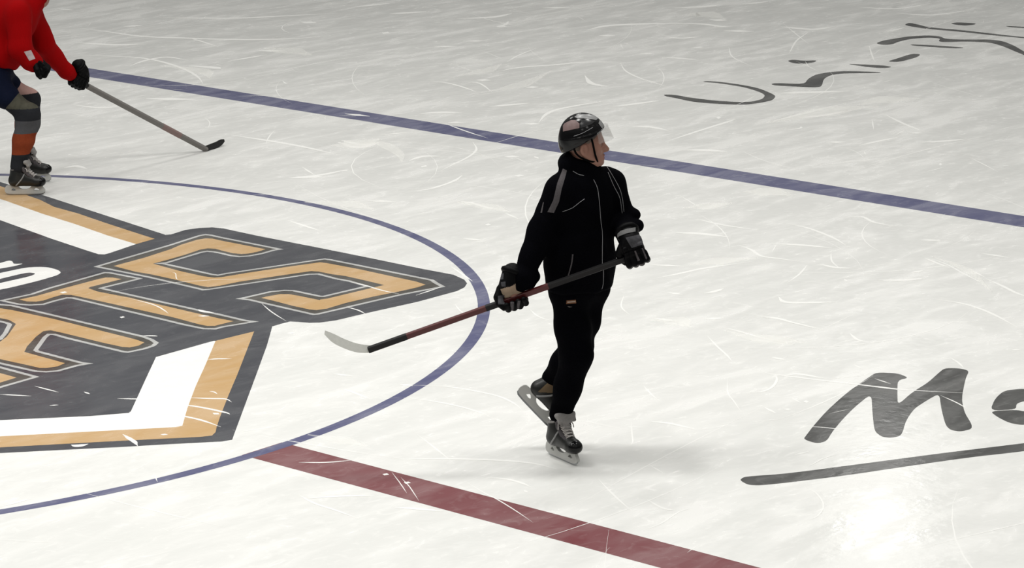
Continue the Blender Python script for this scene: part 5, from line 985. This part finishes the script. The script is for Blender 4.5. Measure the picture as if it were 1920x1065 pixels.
sl_r = U(chain([J['rsh'], J['rel'], J['rwr'], J['rwr']+0.3*(J['rha']-J['rwr'])], [0.080, 0.070, 0.060, 0.050]), 0.03)
sl_l = U(chain([J['lsh'], J['lel'], J['lwr']], [0.082, 0.070, 0.062]), 0.03)
f = U([U([trunk, hood], 0.03), collar], 0.02)
f = U([f, sl_r], 0.035); f = U([f, sl_l], 0.035)
bumps = U([el((0.395, 0.055, 1.345), (0.040, 0.05, 0.035)), el((0.402, -0.010, 1.300), (0.046, 0.05, 0.040)), el((-0.150, -0.185, 1.075), (0.040, 0.045, 0.040)), el((-0.165, -0.190, 1.045), (0.030, 0.04, 0.030))], 0.01)
f = U([f, bumps], 0.02)
f = wrinkle(f, 0.0045, 34, 3)
f = cut(f, both(el((0.100, 0, 0.95), (0.185, 0.140, 0.05), bodyR), half((0, 0, 1.0), (0, 0, 1))), 0.01)
jacket = solid('jacket', f, (-0.34, -0.34, 0.93), (0.50, 0.28, 1.80), 0.0065, [BLACK], me_root)
jt = bvh(jacket)
pipe('zipper', jt, 'zip', PIPING, jacket, 0.0016)
for k in ('chest', 'neckline', 'far1', 'far2'): pipe('piping', jt, k, PIPING, jacket, 0.0015)
pipe('pocket_piping', jt, 'pocket', GREYBAND, jacket, 0.004)
det('shoulder_stripe', jt, 'stripe', GREYBAND, jacket, lb='grey stripe down the shoulder')
det('sleeve_flash', jt, 'flash', GREYBAND, jacket)

# trousers
lg_r = U(chain([J['rhip'], 0.45*J['rhip']+0.55*J['rkn'], J['rkn'], 0.5*(J['rkn']+J['ran']), J['ran']+V(0.003, 0, 0.045)], [0.096, 0.088, 0.083, 0.074, 0.060]), 0.05)
lg_l = U(chain([J['lhip'], 0.45*J['lhip']+0.55*J['lkn'], J['lkn'], 0.5*(J['lkn']+J['lan']), J['lan']+V(0.002, 0, 0.030)], [0.094, 0.086, 0.078, 0.072, 0.058]), 0.05)
f = U([el((0.100, 0.0, 0.985), (0.176, 0.130, 0.12), bodyR), lg_r], 0.05); f = U([f, lg_l], 0.06)
f = wrinkle(f, 0.0045, 36, 8)
trousers = solid('trousers', f, (-0.24, -0.24, 0.14), (0.34, 0.32, 1.11), 0.0065, [BLACK], me_root)
tt = bvh(trousers)
bd = det('pocket_badge', tt, 'badge', mat('badge orange', (0.16, 0.075, 0.04), 0.7, 0.1), trousers, lb='small orange and pale badge on the thigh')
det('badge_lettering', tt, 'badge2', mat('badge pale', (0.34, 0.27, 0.22), 0.7, 0.1), bd, 0.0015, 0.003)
det('badge_lettering', tt, 'badge3', mat('badge grey', (0.10, 0.09, 0.085), 0.7, 0.1), bd, 0.0015, 0.003)

# gloves closed on the stick
butt, heel = V(0.445, -0.240, 1.212), V(-1.030, -0.255, 0.708)
sx_ = unit(heel-butt)
gr = butt+sx_*((butt[0]+0.252)/(-sx_[0]))
gl = butt+sx_*((butt[0]-0.392)/(-sx_[0]))
frR = frame(sx_, (0.10, 0.05, 1.0), gr)
fr_dir = frR[0].T@(J['rel']-J['rwr'])
gR, WR = make_glove(me_root, frR, fr_dir, 1, LEATHER, GLOVEGREY)
frL = frame(-sx_, (-0.25, 0.10, 1.0), gl)
fl_dir = frL[0].T@(J['lel']-J['lwr']+V(-0.05, 0, 0.10))
gL, WL = make_glove(me_root, frL, fl_dir, -1, LEATHER, GLOVEGREY)
tl, trr = bvh(gL), bvh(gR)
det('back_patch', tl, 'back', GLOVEGREY, gL, 0.003, lb='grey panel on the back of the glove')
det('cuff_band', tl, 'cuff', PALEBAND, gL, 0.003, 0.003, lb='pale grey band round the cuff')
for k in ('fs1', 'fs2', 'tip'): det('finger_stripe', tl, k, GREYBAND, gL, 0.002)
for k in ('pad1', 'pad2', 'pad3'): det('knuckle_pad', trr, k, GLOVEGREY, gR, 0.002, lb='grey thumb pad')
for k in ('fr1', 'fr2'): det('finger_stripe', trr, k, GREYBAND, gR, 0.002)

# skates
tfr = lambda heel_, toe_, up_: frame(np.asarray(toe_)-np.asarray(heel_), up_, (np.asarray(heel_)+np.asarray(toe_))/2)
make_skate(me_root, tfr((-0.083, 0.118, 0.0), (0.070, -0.128, 0.0), (0.03, 0, 1)))
make_skate(me_root, tfr((-0.252, 0.20, 0.318), (-0.060, 0.175, 0.110), (0.72, 0.10, 0.66)), True)

# ---- his stick
def make_stick(name, root_loc, rz, butt, heel, blade, mats_, label, w=0.0145, tape=0.0):
    """shaft from butt to heel, blade a curved plate through the given points (bottom edge) with height"""
    st = empty(name, root_loc, rz); tag(st, label, 'hockey stick')
    ax = unit(heel-butt); L = np.linalg.norm(heel-butt)
    for nm, a, b, m, k, lb in mats_:
        fr = frame(ax, (0, 1, 0.2), butt)
        vs, fs = [], []
        for x in (a*L, b*L):
            for y, z in ((-w*k, -0.75*w*k), (-0.8*w*k, -w*0.95*k), (0.8*w*k, -w*0.95*k), (w*k, -0.75*w*k), (w*k, 0.75*w*k), (0.8*w*k, 0.95*w*k), (-0.8*w*k, 0.95*w*k), (-w*k, 0.75*w*k)):
                vs.append(V(x, y, z))
        for i in range(8): fs.append((i, (i+1) % 8, 8+(i+1) % 8, 8+i))
        fs += [tuple(range(8))[::-1], tuple(range(8, 16))]
        tag(mesh_obj(nm, np.array(vs)@fr[0].T+fr[1], fs, m, st), lb)
    return st
STICKDARK = mat('dark carbon', (0.010, 0.0095, 0.010), 0.45, 0.2)
STICKRED = mat('deep red lacquer', (0.075, 0.010, 0.010), 0.35, 0.4)
TAPEWHITE = cloth('white blade tape', (0.50, 0.50, 0.47), (0.62, 0.62, 0.58), 80, 0.85, 0.2)
def make_blade(parent, pts, hts, t, m, updir, name='blade'):
    """blade plate along pts (bottom edge), heights hts, thickness t"""
    P = smooth_path(pts, 6); H = smooth_path([(h_, 0, 0) for h_ in hts], 6)[:, 0]; up_ = unit(updir); vs, fs = [], []; n = len(P)
    T = np.gradient(P, axis=0)
    for i in range(n):
        s = unit(np.cross(T[i], up_))*t/2
        vs += [P[i]-s, P[i]+s, P[i]+s*0.8+up_*H[i], P[i]-s*0.8+up_*H[i]]
    for i in range(n-1):
        for k in range(4): fs.append((4*i+k, 4*i+(k+1) % 4, 4*i+4+(k+1) % 4, 4*i+4+k))
    fs += [(3, 2, 1, 0), tuple(4*(n-1)+k for k in range(4))]
    import bmesh
    o = mesh_obj(name, vs, fs, m, parent)
    b = bmesh.new(); b.from_mesh(o.data); bmesh.ops.recalc_face_normals(b, faces=b.faces); b.to_mesh(o.data); b.free()
    return o
stick = make_stick('hockey_stick', me_root.location, yaw-math.pi/2, butt, heel,
    None, [('grip', 0, 0.35, STICKDARK, 0.98, 'dark wrapped upper shaft'), ('shaft', 0.35, 0.955, STICKRED, 1.0, 'dark red lacquered shaft'), ('hosel', 0.86, 1.0, STICKDARK, 1.06, 'black lower shaft'), ('shaft_band', 0.515, 0.575, STICKDARK, 1.03, 'dark band below the glove')],
    'dark red and black hockey stick with white taped blade held by the person in black')
make_blade(stick, [heel+V(0.016, 0, -0.016), heel+V(-0.06, 0.0, -0.012), heel+V(-0.13, 0.008, 0.010), heel+V(-0.19, 0.02, 0.040), heel+V(-0.232, 0.035, 0.080)], [0.038, 0.046, 0.048, 0.046, 0.022], 0.009, TAPEWHITE, (0.16, 0.35, 1))
# ---- the skater in red at the left edge, bent over his stick
REDCLOTH = cloth('red jersey mesh', (0.23, 0.0008, 0.0015), (0.28, 0.0015, 0.0025), 120, 0.85, 0.05)
SHORTS = cloth('navy hockey pants', (0.002, 0.004, 0.014), (0.004, 0.007, 0.022), 60, 0.8, 0.1)
OLIVE = cloth('olive camouflage sock', (0.10, 0.095, 0.07), (0.035, 0.035, 0.028), 24, 0.9, 0.1)
ORANGE = cloth('rust orange sock band', (0.23, 0.045, 0.016), (0.16, 0.03, 0.012), 70, 0.9, 0.1)
SOCKDARK = cloth('charcoal sock', (0.014, 0.015, 0.018), (0.022, 0.023, 0.027), 80, 0.9, 0.1)
SOCKGREY = cloth('slate sock band', (0.055, 0.057, 0.062), (0.08, 0.08, 0.085), 80, 0.9, 0.1)
SALMON = cloth('salmon knee', (0.40, 0.24, 0.21), (0.46, 0.30, 0.27), 40, 0.9, 0.1)
WORN = mat('worn grey shaft', (0.155, 0.145, 0.135), 0.5, 0.3)
WORNRED = mat('faded red shaft band', (0.20, 0.135, 0.125), 0.5, 0.3)
TAPEBLACK = cloth('black blade tape', (0.02, 0.02, 0.02), (0.04, 0.04, 0.04), 80, 0.9, 0.1)

rd = empty('person', (3.58, 1.89, 0), yaw-math.pi/2)
tag(rd, 'person in red jersey and navy shorts skating bent forward, cut by the left edge', 'person')
hf2 = frame((1, 0.05, -0.25), (0.25, 0, 1), (0.26, 0.08, 1.60))
K = dict(chest=V(-0.045, 0.05, 1.33), belly=V(-0.155, 0.02, 1.10), pelvis=V(-0.25, 0.0, 0.92),
         rsh=V(0.030, -0.130, 1.395), rel=V(0.045, -0.190, 1.135), rwr=V(0.115, -0.175, 1.030), rha=V(0.185, -0.150, 0.960),
         lsh=V(0.050, 0.200, 1.40), lel=V(0.145, 0.270, 1.090), lwr=V(0.290, 0.420, 0.850), lha=V(0.362, 0.500, 0.752),
         rhip=V(-0.240, -0.090, 0.87), rkn=V(0.060, -0.150, 0.620), ran=V(-0.035, -0.190, 0.190), rto=V(0.090, -0.200, 0.100),
         lhip=V(-0.220, 0.100, 0.89), lkn=V(0.015, 0.170, 0.670), lan=V(-0.060, 0.250, 0.190), lto=V(0.070, 0.260, 0.100))
make_body(rd, hf2, K, (-0.42, -0.34, 0.02), (0.52, 0.64, 1.80), 0.006)
make_helmet(rd, hf2, GLOSS)
f = U([el(K['chest'], (0.200, 0.215, 0.200)), el(K['belly'], (0.190, 0.205, 0.22)), rc(K['rsh'], K['lsh'], 0.095), rc((0.03, 0.04, 1.38), (0.17, 0.075, 1.475), 0.115, 0.075)], 0.07)
f = both(f, half(K['pelvis']+V(0.09, 0, 0.08), (-0.50, 0, -0.85)), 0.02)
f = U([f, U(chain([K['rsh'], K['rel'], K['rwr'], K['rwr']*0.65+K['rha']*0.35], [0.100, 0.088, 0.076, 0.066]), 0.03)], 0.035)
f = U([f, U(chain([K['lsh'], K['lel'], K['lwr'], K['lwr']*0.6+K['lha']*0.4], [0.100, 0.085, 0.066, 0.058]), 0.03)], 0.035)
f = wrinkle(f, 0.006, 24, 5)
jersey = solid('jersey', f, (-0.44, -0.34, 0.74), (0.50, 0.60, 1.62), 0.008, [REDCLOTH], rd)
det('sleeve_patch', bvh(jersey), 'redpatch', cloth('white patch', (0.34, 0.28, 0.28), None, 60), jersey, 0.004, lb='pale patch near the elbow')
f = U([el(K['pelvis']+V(0.01, 0, 0), (0.185, 0.200, 0.165)), rc(K['rhip'], K['rhip']*0.52+K['rkn']*0.48, 0.120, 0.100), rc(K['lhip'], K['lhip']*0.55+K['lkn']*0.45, 0.120, 0.098)], 0.05)
solid('shorts', wrinkle(f, 0.004, 26, 2), (-0.50, -0.32, 0.52), (0.22, 0.38, 1.14), 0.008, [SHORTS], rd)
for s, far in (('r', False), ('l', True)):
    k, a, hp_ = K[s+'kn'], K[s+'an'], K[s+'hip']
    up_ = hp_*0.45+k*0.55
    f = U([U(chain([up_, k, k*0.55+a*0.45, a+V(0.008, 0, 0.03)], [0.080, 0.082, 0.074, 0.060]), 0.04), el(k+V(0.025, 0, -0.01), (0.075, 0.072, 0.085)), rc(k+V(0.045, 0, -0.08), a+V(0.045, 0, 0.12), 0.050, 0.040)], 0.03)
    def pick(p, k=k, a=a, far=far):
        t = (p[:, 2]-a[2])/(k[2]-a[2]); i = np.full(len(p), 2)
        i[(t > 0.30) & (t < 0.67)] = 1; i[(t >= 0.67) & (t < 0.90)] = 3; i[t > 1.12] = 4 if far else 0
        return i
    solid('sock', wrinkle(f, 0.003, 40, 4), (-0.30, -0.36, 0.12), (0.30, 0.40, 0.90), 0.007, [OLIVE, ORANGE, SOCKDARK, SOCKGREY, SALMON], rd, pick=pick)
make_skate(rd, tfr((-0.130, -0.195, 0), (0.165, -0.210, 0), (0, 0.04, 1)))
make_skate(rd, tfr((-0.150, 0.245, 0), (0.145, 0.265, 0), (0, 0.02, 1)))
heel2 = V(1.262, 1.350, 0.012); dirn = unit(K['lha']-heel2)
butt2 = K['lha']+dirn*0.075
ax2 = -dirn
g1 = K['lha']
g0 = K['rha']
fa = frame(ax2, unit(K['lel']-K['lwr'])+V(0, 0, 0.2), g1)
make_glove(rd, fa, fa[0].T@(K['lel']-K['lwr']), 1, LEATHER, GLOVEGREY)
fb = frame((-0.10, 1, 0.15), K['rwr']-K['rha'], g0)
make_glove(rd, fb, fb[0].T@(K['rel']-K['rwr']), -1, LEATHER, GLOVEGREY, roll=False)
stick2 = make_stick('hockey_stick', rd.location, yaw-math.pi/2, butt2, heel2, None,
    [('grip', 0, 0.12, STICKDARK, 1.05, 'black taped grip'), ('shaft', 0.12, 1.0, WORN, 1.15, 'worn grey shaft'), ('shaft_band', 0.665, 0.80, WORNRED, 1.2, 'faded red band low on the shaft')],
    'worn grey hockey stick held low by the person in red, blade on the ice', w=0.0165)
make_blade(stick2, [heel2+V(-0.005, -0.01, -0.010), heel2+V(0.040, 0.060, -0.011), heel2+V(0.075, 0.120, -0.010), heel2+V(0.105, 0.180, 0.000), heel2+V(0.125, 0.220, 0.02)], [0.042, 0.048, 0.050, 0.046, 0.020], 0.012, TAPEBLACK, (-0.1, 0.05, 1))
